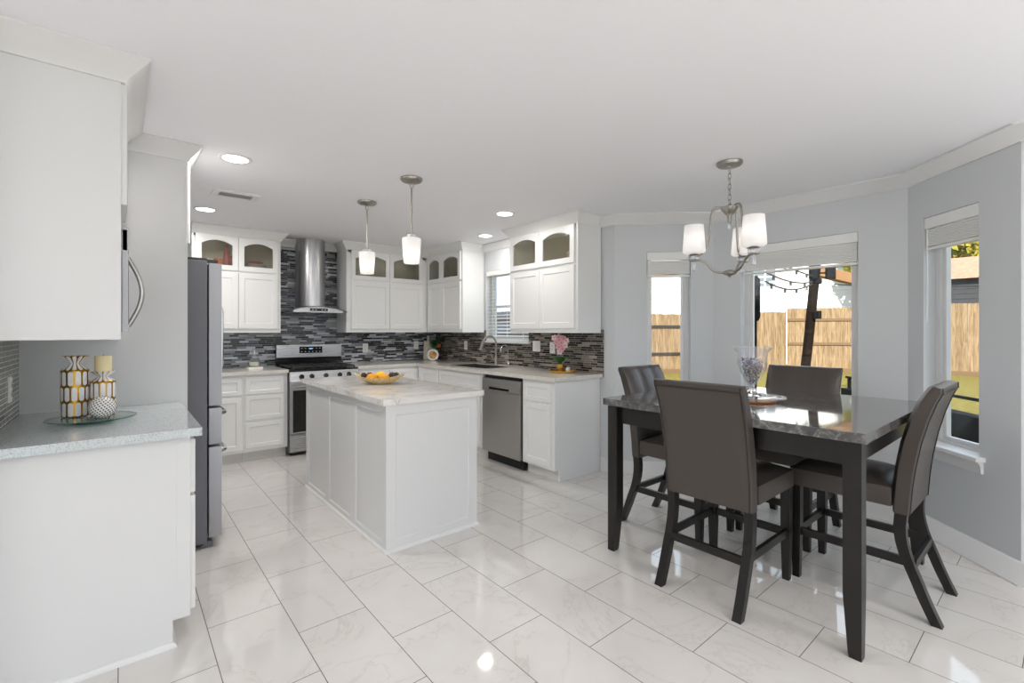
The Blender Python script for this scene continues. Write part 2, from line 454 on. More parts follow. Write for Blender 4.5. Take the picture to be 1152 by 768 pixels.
    def sweep(s, path, prof, zbase, closed=False):
        """profile (offset to the right of travel, dz) swept along a plan polyline with mitres"""
        P = [Vector((p[0], p[1])) for p in path]
        n = len(P)
        rings = []
        for i in range(n):
            ds = []
            if closed or i > 0: ds.append((P[i] - P[i - 1]).normalized())
            if closed or i < n - 1: ds.append((P[(i + 1) % n] - P[i]).normalized())
            ns = [Vector((d.y, -d.x)) for d in ds]
            m = ns[0] if len(ns) == 1 else (ns[0] + ns[1]) / (1 + ns[0].dot(ns[1]))
            rings.append([(P[i].x + m.x * o, P[i].y + m.y * o, zbase + z) for o, z in prof])
        if closed: rings.append(rings[0])
        s.loft(rings, cap=not closed)
        return s
    def build(s, name, m, parent=None, smooth=None, loc=None, rotz=0.0, weld=False):
        bm = s.bm
        if weld: bmesh.ops.remove_doubles(bm, verts=bm.verts, dist=1e-5)
        bmesh.ops.recalc_face_normals(bm, faces=bm.faces)
        me = bpy.data.meshes.new(name)
        bm.to_mesh(me); bm.free()
        me.materials.append(m)
        if smooth is not None:
            me.polygons.foreach_set('use_smooth', [True] * len(me.polygons))
            me.set_sharp_from_angle(angle=math.radians(smooth))
        o = bpy.data.objects.new(name, me)
        COL.objects.link(o)
        if parent is not None: o.parent = parent
        if loc is not None: o.location = loc
        if rotz: o.rotation_euler.z = rotz
        return o

def thing(name, label, cat, loc=(0, 0, 0), rotz=0.0, group=None):
    o = bpy.data.objects.new(name, None)
    o.empty_display_size = 0.1
    COL.objects.link(o)
    o.location = loc; o.rotation_euler.z = rotz
    return tag(o, label, cat, group)
def tag(o, label, cat, group=None):
    o['label'] = label; o['category'] = cat
    if group: o['group'] = group
    return o
def struct(o, label=None):
    o['kind'] = 'structure'
    if label: o['label'] = label
    return o
def copy_tree(o, parent=None):
    c = o.copy(); COL.objects.link(c)
    if parent is not None: c.parent = parent
    for ch in list(o.children):
        copy_tree(ch, c)
    return c
def lamp(name, kind, energy, loc, parent=None, size=0.1, color=(1, 0.96, 0.9), rad=0.03):
    d = bpy.data.lights.new(name, kind)
    d.energy = energy; d.color = color
    if kind == 'AREA':
        d.shape = 'DISK'; d.size = size
    else:
        d.shadow_soft_size = rad
    o = bpy.data.objects.new(name, d); COL.objects.link(o)
    o.location = loc
    if parent is not None: o.parent = parent
    return o

# ------------------------------------------------------------------ setting
ZC = 2.44
XS, YR, XL = 3.57, 6.02, -0.40
LOOP = [(XL, YR), (XS, YR), (XS, 2.766), (4.21, 2.126), (4.21, 0.73), (3.65, 0.17), (3.65, -4.0), (-4.0, -4.0), (-4.0, 2.30), (XL, 2.30)]
WNAMES = ['wall_back', 'wall_sink', 'wall_bay_left', 'wall_bay_center', 'wall_bay_right', 'wall_right', 'wall_rear', 'wall_living', 'wall_partition', 'wall_left']
WT = 0.15
OPEN = {1: [(1.24, 2.06, 1.205, 2.10)], 2: [(0.300, 0.702, 0.60, 2.09)], 3: [(0.252, 1.108, 0.60, 2.09)], 4: [(0.137, 0.546, 0.60, 2.10)],
        6: [(0.6, 3.0, 0.05, 2.2), (4.4, 6.8, 0.05, 2.2)], 7: [(0.6, 3.0, 0.05, 2.3)]}
def wall_frame(i):
    a = Vector(LOOP[i]); b = Vector(LOOP[(i + 1) % len(LOOP)])
    d = (b - a); L = d.length; d.normalize()
    return a, d, L, math.atan2(d.y, d.x)
for i in range(len(LOOP)):
    a, d, L, th = wall_frame(i)
    _, dp, _, _ = wall_frame((i - 1) % len(LOOP)); _, dn, _, _ = wall_frame((i + 1) % len(LOOP))
    def ext(d1, d2):
        cr = d1.x * d2.y - d1.y * d2.x
        return -math.tan(math.atan2(cr, d1.dot(d2)) / 2) * WT
    e0, e1 = ext(dp, d), ext(d, dn)
    ops = OPEN.get(i, [])
    xs = sorted({0.0, L, *[q for o in ops for q in o[:2]]})
    zs = sorted({0.0, ZC, *[q for o in ops for q in o[2:]]})
    mb = MB()
    for p in range(len(xs) - 1):
        for q in range(len(zs) - 1):
            xm, zm = (xs[p] + xs[p + 1]) / 2, (zs[q] + zs[q + 1]) / 2
            if any(o[0] < xm < o[1] and o[2] < zm < o[3] for o in ops): continue
            x0, x1 = xs[p], xs[p + 1]
            X0 = x0 - (e0 if x0 == 0 else 0); X1 = x1 + (e1 if x1 == L else 0)
            mb.prism([(x0, 0), (x1, 0), (X1, WT), (X0, WT)], zs[q], zs[q + 1])
    struct(mb.build(WNAMES[i], M['wall'], loc=(a.x, a.y, 0), rotz=th))
mb = MB(); mb.prism(LOOP[::-1], -0.12, 0.0)
struct(mb.build('floor', M['floor']))
mb = MB(); mb.prism([(-4.15, 6.17), (3.72, 6.17), (3.72, 2.83), (4.36, 2.2), (4.36, 0.66), (3.8, 0.1), (3.8, -4.15), (-4.15, -4.15)], ZC, ZC + 0.14)
struct(mb.build('ceiling', M['ceiling']))

CROWN = [(0, -0.092), (0.010, -0.092), (0.014, -0.080), (0.030, -0.060), (0.050, -0.036), (0.066, -0.016), (0.070, -0.012), (0.070, 0), (0, 0)]
BASE = [(0, 0), (0.022, 0), (0.022, 0.012), (0.014, 0.022), (0.014, 0.120), (0.008, 0.130), (0, 0.130)]
mb = MB(); mb.sweep([(XL, 5.6), (XL, YR), (XS, YR), (XS, 2.766), (4.21, 2.126), (4.21, 0.73), (3.65, 0.17), (3.65, -3.99)], CROWN, ZC)
struct(mb.build('trim_1', M['trim'], smooth=40), 'white crown moulding where walls meet the ceiling')
mb = MB(); mb.sweep([(XS, 2.92), (XS, 2.766), (4.21, 2.126), (4.21, 0.73), (3.65, 0.17), (3.65, -3.99)], BASE, 0.0)
struct(mb.build('baseboard_right', M['trim'], smooth=40), 'white baseboard around the bay')

# backsplashes (object origin at wall start so the pattern runs along the wall)
mb = MB(); mb.box(0, -0.012, 0.905, 3.97, 0, 1.36); mb.box(1.74, -0.012, 1.36, 2.54, 0, 2.35)
struct(mb.build('wall_backsplash_back', M['mosaic'], loc=(XL, YR, 0)), 'gray glass mosaic behind the range')
mb = MB(); mb.box(0, -0.012, 0.905, 3.132, 0, 1.205); mb.box(0, -0.012, 1.205, 1.24, 0, 1.36); mb.box(2.06, -0.012, 1.205, 3.132, 0, 1.36)
struct(mb.build('wall_backsplash_sink', M['mosaic_warm'], loc=(XS, YR, 0), rotz=-PI / 2), 'glass mosaic behind the sink with warm light put into its color')
mb = MB(); mb.box(0, -0.012, 0.9, 0.955, 0, 1.36)
struct(mb.build('wall_backsplash_left', M['mosaic_left'], loc=(XL, 2.39, 0), rotz=PI / 2), 'glass mosaic on the left wall')

# windows in the wall frames (local x along wall, -y into the room, z up)
def window(n, wi, op, sash=True, stool=True):
    a, d, L, th = wall_frame(wi)
    w = thing('window_%d' % n, 'x', 'window', (a.x, a.y, 0), th)
    del w['category']; del w['label']
    struct(w)
    x0, x1, z0, z1 = op
    mb = MB(); fw = 0.038; y0, y1 = 0.075, 0.135
    mb.box(x0, y0, z0, x0 + fw, y1, z1, 0.004).box(x1 - fw, y0, z0, x1, y1, z1, 0.004)
    mb.box(x0 + fw, y0, z1 - fw, x1 - fw, y1, z1, 0.004).box(x0 + fw, y0, z0, x1 - fw, y1, z0 + fw, 0.004)
    mb.build('frame', M['trim'], w)
    mb = MB(); s = 0.026; a0, a1, b0, b1 = x0 + fw, x1 - fw, z0 + fw, z1 - fw
    mb.box(a0, 0.092, b0, a0 + s, 0.122, b1, 0.003).box(a1 - s, 0.092, b0, a1, 0.122, b1, 0.003)
    mb.box(a0 + s, 0.092, b1 - s, a1 - s, 0.122, b1, 0.003).box(a0 + s, 0.092, b0, a1 - s, 0.122, b0 + s, 0.003)
    if sash: mb.box(a0 + s, 0.092, (b0 + b1) / 2 - 0.018, a1 - s, 0.122, (b0 + b1) / 2 + 0.018, 0.003)
    mb.build('sash', M['trim'], w)
    mb = MB(); mb.box(a0 + s * 0.5, 0.104, b0 + s * 0.5, a1 - s * 0.5, 0.110, b1 - s * 0.5)
    mb.build('pane', M['pane'], w)
    mb = MB()
    if stool:
        mb.box(x0 - 0.045, -0.055, z0 - 0.004, x1 + 0.045, 0.0, z0 + 0.022, 0.006).box(x0 + 0.001, 0.0, z0 - 0.004, x1 - 0.001, 0.09, z0 + 0.022)
        mb.prism([(-0.0005, z0 - 0.075), (-0.014, z0 - 0.075), (-0.018, z0 - 0.030), (-0.034, z0 - 0.004), (-0.0005, z0 - 0.004)], x0 - 0.03, x1 + 0.03, 'x')
    else:
        mb.box(x0 - 0.03, -0.04, z0 - 0.004, x1 + 0.03, 0.0, z0 + 0.016, 0.004).box(x0 + 0.001, 0.0, z0 - 0.004, x1 - 0.001, 0.09, z0 + 0.016)
    mb.build('sill', M['trim'], w, smooth=40)
    return w
window(1, 2, OPEN[2][0], sash=False)
window(2, 3, OPEN[3][0], sash=False)
window(3, 4, OPEN[4][0], sash=False)
window(4, 1, OPEN[1][0], sash=True, stool=False)
for j, (wi_, op) in enumerate([(6, o_) for o_ in OPEN[6]] + [(7, o_) for o_ in OPEN[7]]):  # unseen living-area windows, added and sized to let daylight in
    window(5 + j, wi_, op, sash=False)

def raised_blind(wi, op, drop, label):
    a, d, L, th = wall_frame(wi)
    x0, x1, z0, z1 = op
    w = thing('window_blind', label, 'blind', (a.x + d.x * x0, a.y + d.y * x0, z1), th, 'raised slat blinds in the bay')
    W = x1 - x0
    mb = MB(); mb.box(0.003, 0.004, -0.075, W - 0.003, 0.016, -0.002, 0.004); mb.box(0.003, 0.016, -0.05, W - 0.003, 0.06, -0.002)
    mb.build('valance', M['blind'], w)
    n = max(3, int((drop - 0.10) / 0.0125))
    mb = MB()
    for k in range(n):
        z = -0.084 - k * 0.0125
        mb.prism([(0.012, z + 0.003), (0.036, z + 0.006), (0.060, z + 0.003), (0.060, z - 0.007), (0.036, z - 0.004), (0.012, z - 0.007)], 0.008, W - 0.008, 'x')
    mb.build('slat_stack', M['blind'], w)
    mb = MB(); mb.box(0.006, 0.012, -drop, W - 0.006, 0.060, -drop + 0.018, 0.003)
    mb.build('bottom_rail', M['blind'], w)
    mb = MB(); mb.cyl((0.022, 0.008, -0.07), (0.022, 0.008, -0.07 - 0.62), 0.0035, n=8)
    mb.build('tilt_wand', M['blind'], w)
raised_blind(2, OPEN[2][0], 0.235, 'white slat blind drawn up in the narrow left bay window')
raised_blind(3, OPEN[3][0], 0.245, 'wide white slat blind drawn up in the center bay window')
raised_blind(4, OPEN[4][0], 0.215, 'white slat blind drawn up in the right bay window')
a, d, L, th = wall_frame(1); op = OPEN[1][0]; W = op[1] - op[0]
w = thing('window_blind', 'white slat blind lowered with open slats in window over the sink', 'blind', (a.x + d.x * op[0], a.y + d.y * op[0], op[3]), th)
MB().box(0.003, 0.002, -0.06, W - 0.003, 0.014, -0.002, 0.003).box(0.003, 0.014, -0.045, W - 0.003, 0.06, -0.002).build('valance', M['blind'], w)
mb = MB(); z = -0.085
while z > -(op[3] - op[2]) + 0.05:
    mb.prism([(0.014, z - 0.004), (0.062, z + 0.006), (0.062, z + 0.009), (0.014, z - 0.001)], 0.006, W - 0.006, 'x'); z -= 0.043
mb.build('slat_stack', M['blind'], w)
MB().box(0.006, 0.014, -(op[3] - op[2]) + 0.02, W - 0.006, 0.062, -(op[3] - op[2]) + 0.042, 0.003).build('bottom_rail', M['blind'], w)
mb = MB()
for x in (0.12, W / 2, W - 0.12): mb.cyl((x, 0.010, -0.05), (x, 0.010, -(op[3] - op[2]) + 0.03), 0.002, n=6)
mb.build('ladder_cord', M['blind'], w)

# ------------------------------------------------------------------ cabinet builders (local: x width, front at y=0 facing -y)
def shaker(mb, x0, z0, x1, z1, rail=0.055, t=0.020, y=0.0, c=0.0025):
    """framed front with a sunk flat panel and a sloped inner edge"""
    yf, yp = y - t, y - t + 0.008
    e = 0.007
    R = [(x0, z0), (x1, z0), (x1, z1), (x0, z1)]
    I = [(x0 + rail, z0 + rail), (x1 - rail, z0 + rail), (x1 - rail, z1 - rail), (x0 + rail, z1 - rail)]
    P = [(x0 + rail + e, z0 + rail + e), (x1 - rail - e, z0 + rail + e), (x1 - rail - e, z1 - rail - e), (x0 + rail + e, z1 - rail - e)]
    F = [(x0 + c, z0 + c), (x1 - c, z0 + c), (x1 - c, z1 - c), (x0 + c, z1 - c)]
    ring = lambda q, yy: [(p[0], yy, p[1]) for p in q]
    mb.loft([ring(R, y), ring(R, yf + c), ring(F, yf), ring(I, yf), ring(P, yp)])
    return mb
def arch_door(parent, x0, z0, x1, z1, rail=0.052, t=0.020, rise=0.045, glass='rain_glass'):
    a0, a1, b0 = x0 + rail, x1 - rail, z0 + rail
    bs = z1 - rail - rise
    N = 10
    arc = [(a0 + (a1 - a0) * k / N, bs + rise * (1 - (2 * k / N - 1) ** 2)) for k in range(N + 1)]
    mb = MB()
    mb.box(x0, -t, z0, a0, 0, z1).box(a1, -t, z0, x1, 0, z1).box(a0, -t, z0, a1, 0, b0)
    for k in range(N):
        (p, q), (r, s_) = arc[k], arc[k + 1]
        mb.prism([(p, q), (r, s_), (r, z1), (p, z1)], -t, 0, 'y')
    d = mb.build('glass_door', M['cab'], parent, weld=True)
    mb = MB()
    mb.prism([(a0 - 0.004, b0 - 0.004), (a1 + 0.004, b0 - 0.004)] + [(p, q + 0.004) for p, q in arc[::-1]], -0.012, -0.008, 'y')
    mb.build('glass_pane', M[glass], d)
    return d
def upper_cabinet(label, loc, rotz, W, D, doors, left_end=True, right_end=True, crown_path=None, z0=1.33, zg=1.985, zt=2.345):
    """doors: list of (x0,x1) fronts; glass row on top"""
    r = thing('upper_cabinet', label, 'cabinet', loc, rotz, 'white glass-topped upper cabinets')
    t = 0.018
    mb = MB()
    zs = zg - 0.02
    mb.box(0, 0.0, z0, W, D, zs)                        # closed lower box
    mb.box(0, 0, zs, t, D, ZC - 0.004).box(W - t, 0, zs, W, D, ZC - 0.004)
    mb.box(t, 0, zt - 0.004, W - t, D, ZC - 0.004)
    mb.box(t, D - 0.01, zs, W - t, D, zt - 0.004)
    # face frame of the glass row
    xs = [t] + [q for dd in doors for q in dd] + [W - t]
    mb.box(0, -0.001, z0, W, 0.0, z0 + 0.03)
    st = sorted({round((doors[k][1] + doors[k + 1][0]) / 2, 4) for k in range(len(doors) - 1)})
    for x in st: mb.box(x - 0.018, 0, zs, x + 0.018, 0.02, zt)
    mb.box(t, 0, zs, doors[0][0] + 0.02, 0.02, zt).box(doors[-1][1] - 0.02, 0, zs, W - t, 0.02, zt)
    mb.box(t, 0, zt - 0.03, W - t, 0.02, zt).box(t, -0.0005, zs - 0.004, W - t, 0.02, zg + 0.04)
    mb.build('carcass', M['cab'], r)
    mb = MB(); mb.box(t + 0.001, 0.0205, zs + 0.0005, W - t - 0.001, D - 0.0105, zs + 0.003)
    mb.box(t + 0.001, D - 0.014, zs + 0.003, W - t - 0.001, D - 0.0105, zt - 0.005)
    mb.box(t + 0.001, 0.0205, 2.018, W - t - 0.001, D - 0.0145, 2.026)
    mb.build('lining', M['cabin'], r)
    for (a, b) in doors:
        shaker(MB(), a, z0 + 0.042, b, zg - 0.022).build('door', M['cab'], r)
        arch_door(r, a, zg, b, zt - 0.002)
    if crown_path:
        mb = MB(); mb.sweep(crown_path, CROWN, ZC - 0.0005); mb.build('crown', M['cab'], r, smooth=40)
    return r

# left of the hood
CU = YR - 0.34
upper_cabinet('white upper cabinet left of the range hood with arched glass doors', (0.545, CU, 0), 0, 0.825, 0.326,
              [(0.030, 0.407), (0.412, 0.795)], crown_path=[(0, 0), (0.825, 0), (0.825, 0.26)])
upper_cabinet('white upper cabinet right of the range hood behind the pendants', (2.112, CU, 0), 0, 1.113, 0.326,
              [(0.055, 0.557), (0.562, 1.035)], crown_path=[(0, 0.26), (0, 0), (1.113, 0)])
SU = XS - 0.342
upper_cabinet('white upper cabinet in the corner left of the sink window', (SU, YR - 0.345, 0), -PI / 2, 0.865, 0.328,
              [(0.03, 0.388), (0.392, 0.835)], crown_path=[(0.072, 0), (0.865, 0), (0.865, 0.26)])
upper_cabinet('white upper cabinet right of the sink window nearest the dining table', (SU, 3.885, 0), -PI / 2, 0.970, 0.328,
              [(0.012, 0.465), (0.469, 0.937)], crown_path=[(0, 0.26), (0, 0), (0.970, 0), (0.970, 0.26)])

# base cabinets: fronts = list of ('door'/'drawer', x0,z0,x1,z1)
def base_cabinet(label, loc, rotz, W, D, fronts, h=0.900, well=False, toe=True, shoe=None, ends=(False, False)):
    r = thing('base_cabinet', label, 'cabinet', loc, rotz, 'white base cabinets')
    mb = MB(); mb.box(0, 0, 0.105, W, D, 0.715 if well else h)
    if well: mb.box(0, 0, 0.715, W, 0.018, h).box(0, 0.018, 0.715, 0.018, D, h).box(W - 0.018, 0.018, 0.715, W, D, h)
    for k, x in ((0, 0.0), (1, W - 0.02)):
        if ends[k]: mb.prism([(0.065, 0.0), (D, 0.0), (D, 0.105), (0.065, 0.105)], x, x + 0.02, 'x')
    mb.build('carcass', M['cab'], r)
    mb = MB(); mb.box(0.0 if not ends[0] else 0.02, 0.068, 0, W if not ends[1] else W - 0.02, 0.085, 0.105)
    mb.build('toe_kick', M['toe'], r)
    for f in fronts:
        shaker(MB(), *f[1:], rail=0.05 if f[0] == 'door' else 0.038).build(f[0], M['cab'], r)
    return r
FB = 5.42
base_cabinet('white base cabinet beside the refrigerator with one drawer above a door', (0.42, FB, 0), 0, 0.538, 0.594,
             [('drawer', 0.02, 0.695, 0.522, 0.868), ('door', 0.02, 0.135, 0.522, 0.672)])
base_cabinet('white three-drawer base cabinet directly left of the gas range', (0.960, FB, 0), 0, 0.416, 0.594,
             [('drawer', 0.012, 0.695, 0.380, 0.868), ('drawer', 0.012, 0.433, 0.380, 0.680), ('drawer', 0.012, 0.145, 0.380, 0.402)])
base_cabinet('white base cabinet right of the range, seen above the island', (2.145, FB, 0), 0, 0.80, 0.594,
             [('drawer', 0.015, 0.695, 0.395, 0.868), ('drawer', 0.405, 0.695, 0.785, 0.868), ('door', 0.015, 0.135, 0.395, 0.672), ('door', 0.405, 0.135, 0.785, 0.672)])
FX = 2.945
base_cabinet('narrow white base cabinet in the corner left of the sink', (FX, 5.415, 0), -PI / 2, 0.535, 0.62,
             [('door', 0.1, 0.135, 0.525, 0.868)])
base_cabinet('white sink base cabinet between the corner and the dishwasher', (FX, 4.875, 0), -PI / 2, 0.875, 0.62,
             [('drawer', 0.01, 0.715, 0.842, 0.868), ('door', 0.01, 0.135, 0.424, 0.700), ('door', 0.430, 0.135, 0.842, 0.700)], well=True)
base_cabinet('white base cabinet at the end of the sink run right of the dishwasher', (FX, 3.362, 0), -PI / 2, 0.430, 0.62,
             [('drawer', 0.030, 0.702, 0.392, 0.868), ('door', 0.030, 0.130, 0.392, 0.685)], ends=(False, True))
# dishwasher
r = thing('dishwasher', 'stainless steel dishwasher under the sink counter', 'dishwasher', (FX, 3.985, 0), -PI / 2)
MB().box(0.008, 0.012, 0.10, 0.612, 0.60, 0.895).build('tub', M['black_gap'], r)
MB().box(0.010, -0.028, 0.105, 0.610, 0.010, 0.735, 0.004).build('door', M['steel_dark'], r)
mb = MB(); mb.box(0.010, -0.030, 0.738, 0.610, 0.010, 0.862, 0.004)
cp = mb.build('control_panel', M['steel_dark'], r)
MB().box(0.13, -0.0325, 0.752, 0.45, -0.029, 0.786, 0.001).build('handle_recess', M['black_gloss'], cp)
MB().box(0.125, -0.040, 0.776, 0.455, -0.029, 0.792, 0.003).build('handle', M['steel_h'], cp)
MB().box(0.02, 0.04, 0.0, 0.60, 0.06, 0.10).build('toe_panel', M['black_gap'], r)

# worktops
def slab(name, label, boxes, m, z0=0.900, z1=0.935):
    mb = MB()
    for b in boxes: mb.box(b[0], b[1], z0, b[2], b[3], z1)
    o = mb.build(name, m, weld=False)
    return tag(o, label, 'countertop')
slab('countertop', 'pale stone countertop left of the range', [(0.40, 5.385, 1.380, YR - 0.013)], M['quartz'])
SKX0, SKX1, SKY0, SKY1 = 3.06, 3.42, 4.12, 4.82
slab('countertop', 'pale L-shaped stone countertop around the sink', [(2.140, 5.385, 2.905, YR - 0.013), (2.905, SKY1, XS - 0.013, YR - 0.013), (2.905, SKY0, SKX0, SKY1), (SKX1, SKY0, XS - 0.013, SKY1), (2.905, 2.893, XS - 0.013, SKY0)], M['quartz'])
r = thing('kitchen_sink', 'stainless undermount sink set in the counter below the window', 'sink', ((SKX0 + SKX1) / 2, (SKY0 + SKY1) / 2, 0.72))
mb = MB(); a_, b_ = (SKX1 - SKX0) / 2 - 0.006, (SKY1 - SKY0) / 2 - 0.006
mb.box(-a_, -b_, 0, a_, b_, 0.004).box(-a_ - 0.005, -b_, 0, -a_, b_, 0.2165).box(a_, -b_, 0, a_ + 0.005, b_, 0.2165).box(-a_ - 0.005, -b_ - 0.005, 0, a_ + 0.005, -b_, 0.2165).box(-a_ - 0.005, b_, 0, a_ + 0.005, b_ + 0.005, 0.2165)
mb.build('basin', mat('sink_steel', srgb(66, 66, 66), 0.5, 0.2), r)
MB().lathe([(0.04, 0.0), (0.04, 0.006), (0.02, 0.007)], (0, 0, 0.004), 20).build('drain', M['chrome'], r, smooth=40)

# island
r = thing('kitchen_island', 'white paneled kitchen island in the middle of the floor', 'island', (1.230, 2.660, 0))
IW, ID = 0.675, 1.590
MB().box(0.012, 0.012, 0, IW - 0.012, ID - 0.012, 0.898).build('carcass', M['panel_white'], r)
o = shaker(MB(), 0.0, 0.0, IW, 0.898, rail=0.065, t=0.014, c=0.0004).build('end_panel', M['panel_white'], r); o.location = (0, 0.014, 0)
mb = MB()
for k in range(3):
    w3 = (ID - 0.030) / 3
    shaker(mb, k * w3, 0.0, (k + 1) * w3, 0.898, rail=0.05, t=0.014, c=0.0002)
o = mb.build('side_panel', M['panel_white'], r); o.location = (0.014, ID - 0.015, 0); o.rotation_euler.z = -PI / 2
o = shaker(MB(), 0.0, 0.0, IW, 0.898, rail=0.065, t=0.014, c=0.0004).build('end_panel', M['panel_white'], r); o.location = (IW, ID - 0.014, 0); o.rotation_euler.z = PI
mb = MB()
for k in range(2): shaker(mb, 0.02 + k * ID / 2, 0.1, k * ID / 2 + ID / 2 - 0.02, 0.88, rail=0.05, t=0.014)
o = mb.build('door', M['panel_white'], r); o.location = (IW - 0.014, 0, 0); o.rotation_euler.z = PI / 2
mb = MB(); mb.sweep([(0, 0), (0, ID), (IW, ID), (IW, 0)][::-1], [(0, 0), (0.012, 0), (0.012, 0.01), (0.006, 0.018), (0, 0.02)], 0.0, closed=True)
mb.build('shoe_moulding', M['trim'], r)
slab('countertop', 'veined cream marble top of the kitchen island', [(1.200, 2.630, 1.945, 4.280)], M['island_top'])

# ------------------------------------------------------------------ gas range (local x width, front -y)
r = thing('gas_range', 'stainless steel gas range with black cooktop between the base cabinets', 'range', (1.386, 5.36, 0), 0)
RW = 0.752
MB().box(0.0, 0.03, 0.03, RW, 0.63, 0.905).build('body', M['fridge_side'], r)
MB().box(0.004, 0.0, 0.235, RW - 0.004, 0.03, 0.790, 0.005).build('oven_door', M['steel_h'], r)
od = [o for o in r.children if o.name.startswith('oven_door')][0]
MB().box(0.03, -0.004, 0.255, RW - 0.03, 0.0, 0.705, 0.002).build('oven_window', M['oven_glass'], od)
mb = MB(); mb.cyl((0.05, -0.045, 0.752), (RW - 0.05, -0.045, 0.752), 0.012, n=14); mb.box(0.07, -0.045, 0.742, 0.09, 0.002, 0.762).box(RW - 0.09, -0.045, 0.742, RW - 0.07, 0.002, 0.762)
mb.build('oven_handle', M['steel_h'], od, smooth=40)
MB().box(0.004, 0.002, 0.045, RW - 0.004, 0.03, 0.228, 0.005).build('storage_drawer', M['steel_h'], r)
mb = MB(); mb.prism([(-0.012, 0.798), (0.03, 0.798), (0.03, 0.905), (0.008, 0.905)], 0.0, RW, 'x')
mb.build('control_strip', M['steel_h'], r)
for k, x in enumerate((0.118, 0.225, 0.376, 0.530, 0.636)):
    mb = MB(); mb.lathe([(0.026, 0.0), (0.026, 0.006), (0.021, 0.010), (0.019, 0.032), (0.015, 0.035)], n=20, xf=Matrix.Translation((x, -0.001, 0.852)) @ Matrix.Rotation(PI / 2 + 0.18, 4, 'X'))
    mb.box(-0.004, -0.018, 0.034, 0.004, 0.018, 0.040, 0.001, xf=Matrix.Translation((x, -0.001, 0.852)) @ Matrix.Rotation(PI / 2 + 0.18, 4, 'X'))
    mb.build('knob', M['black_gloss'], r, smooth=40)
MB().box(0.0, 0.012, 0.905, RW, 0.60, 0.922, 0.004).build('cooktop', M['black_gloss'], r)
for k in range(3):
    mb = MB(); x0 = 0.03 + k * 0.235; x1 = x0 + 0.222
    for y in (0.05, 0.18, 0.31, 0.44, 0.56): mb.box(x0, y - 0.006, 0.942, x1, y + 0.006, 0.956, 0.002)
    for x in (x0, (x0 + x1) / 2 - 0.006, x1 - 0.012): mb.box(x, 0.05, 0.942, x + 0.012, 0.56, 0.955, 0.002)
    for x in (x0, x1 - 0.012):
        for y in (0.05, 0.30, 0.55): mb.box(x, y - 0.006, 0.921, x + 0.012, y + 0.006, 0.944)
    mb.build('grate', M['iron'], r)
for (x, y) in ((0.14, 0.16), (0.14, 0.44), (0.376, 0.30), (0.61, 0.16), (0.61, 0.44)):
    MB().lathe([(0.045, 0.0), (0.045, 0.008), (0.032, 0.010), (0.030, 0.018), (0.005, 0.019)], (x, y, 0.922), 20).build('burner', M['iron'], r, smooth=40)
bg = MB().prism([(0.565, 0.922), (0.632, 0.922), (0.632, 1.185), (0.590, 1.185), (0.575, 1.030), (0.565, 1.022)], 0.0, RW, 'x').build('backguard_base', M['black_gloss'], r)
bg = MB().box(0.0, 0.560, 1.030, RW, 0.600, 1.182, 0.006).build('backguard', M['steel_h'], r)
dp = MB().box(0.25, 0.5565, 1.082, 0.515, 0.561, 1.160, 0.001).build('display', M['black_gloss'], bg)
MB().box(0.362, 0.5555, 1.128, 0.400, 0.557, 1.142).build('digits', M['led'], dp)
for kx in range(6):
    for kz in range(2): MB().box(0.268 + kx * 0.042, 0.556, 1.098 + kz * 0.038, 0.284 + kx * 0.042, 0.557, 1.102 + kz * 0.038).build('button_mark', M['plate'], dp)
for (x, y) in ((0.04, 0.08), (RW - 0.04, 0.08), (0.04, 0.58), (RW - 0.04, 0.58)):
    MB().cyl((x, y, 0), (x, y, 0.031), 0.018).build('foot', M['blackplastic'], r)

# ------------------------------------------------------------------ range hood
r = thing('range_hood', 'stainless range hood with curved chimney and glass canopy above the range', 'range hood', (1.765, YR - 0.0135, 1.585))
mb = MB(); N = 20
poly = [(-0.155, 0.0)] + [(-0.155 * math.cos(PI * k / N), -0.10 - 0.17 * math.sin(PI * k / N)) for k in range(N + 1)] + [(0.155, 0.0)]
mb.prism(poly, 0.055, ZC - 1.585 - 0.001); mb.build('chimney', M['steel'], r, smooth=35)
mb = MB()
def arcz(x): return 0.045 - 0.52 * x * x
rings = []
for k in range(25):
    x = -0.335 + 0.67 * k / 24
    wv = 0.44 * (1 - 0.10 * (x / 0.335) ** 2)
    z = arcz(x)
    rings.append([(x, -wv, z), (x, -0.02, z), (x, -0.02, z + 0.007), (x, -wv, z + 0.007)])
mb.loft(rings); mb.build('glass_canopy', M['hood_glass'], r, smooth=40)
mb = MB()
bot = -0.022
up_ = [(x, arcz(x) - 0.0005) for x in [-0.27 + 0.54 * k / 16 for k in range(17)]]
mb.prism([(-0.285, bot + 0.006), (-0.27, bot)] + [(0.27, bot), (0.285, bot + 0.006)] + up_[::-1], -0.40, -0.02, 'y')
hb = mb.build('hood_body', M['steel_h'], r)
cpn = MB().box(-0.10, -0.4045, -0.006, 0.10, -0.399, 0.024, 0.001).build('control_panel', M['black_gloss'], hb)
for x in (-0.07, -0.035, 0.035, 0.07): MB().box(x - 0.006, -0.4055, 0.004, x + 0.006, -0.4044, 0.012).build('button', M['plate'], cpn)

# ------------------------------------------------------------------ left group: base, counter, uppers, tall panel, fridge
r = thing('base_cabinet', 'white base cabinet at left under speckled counter, showing its plain end panel', 'cabinet', (0.232, 2.465, 0), PI / 2, 'white base cabinets')
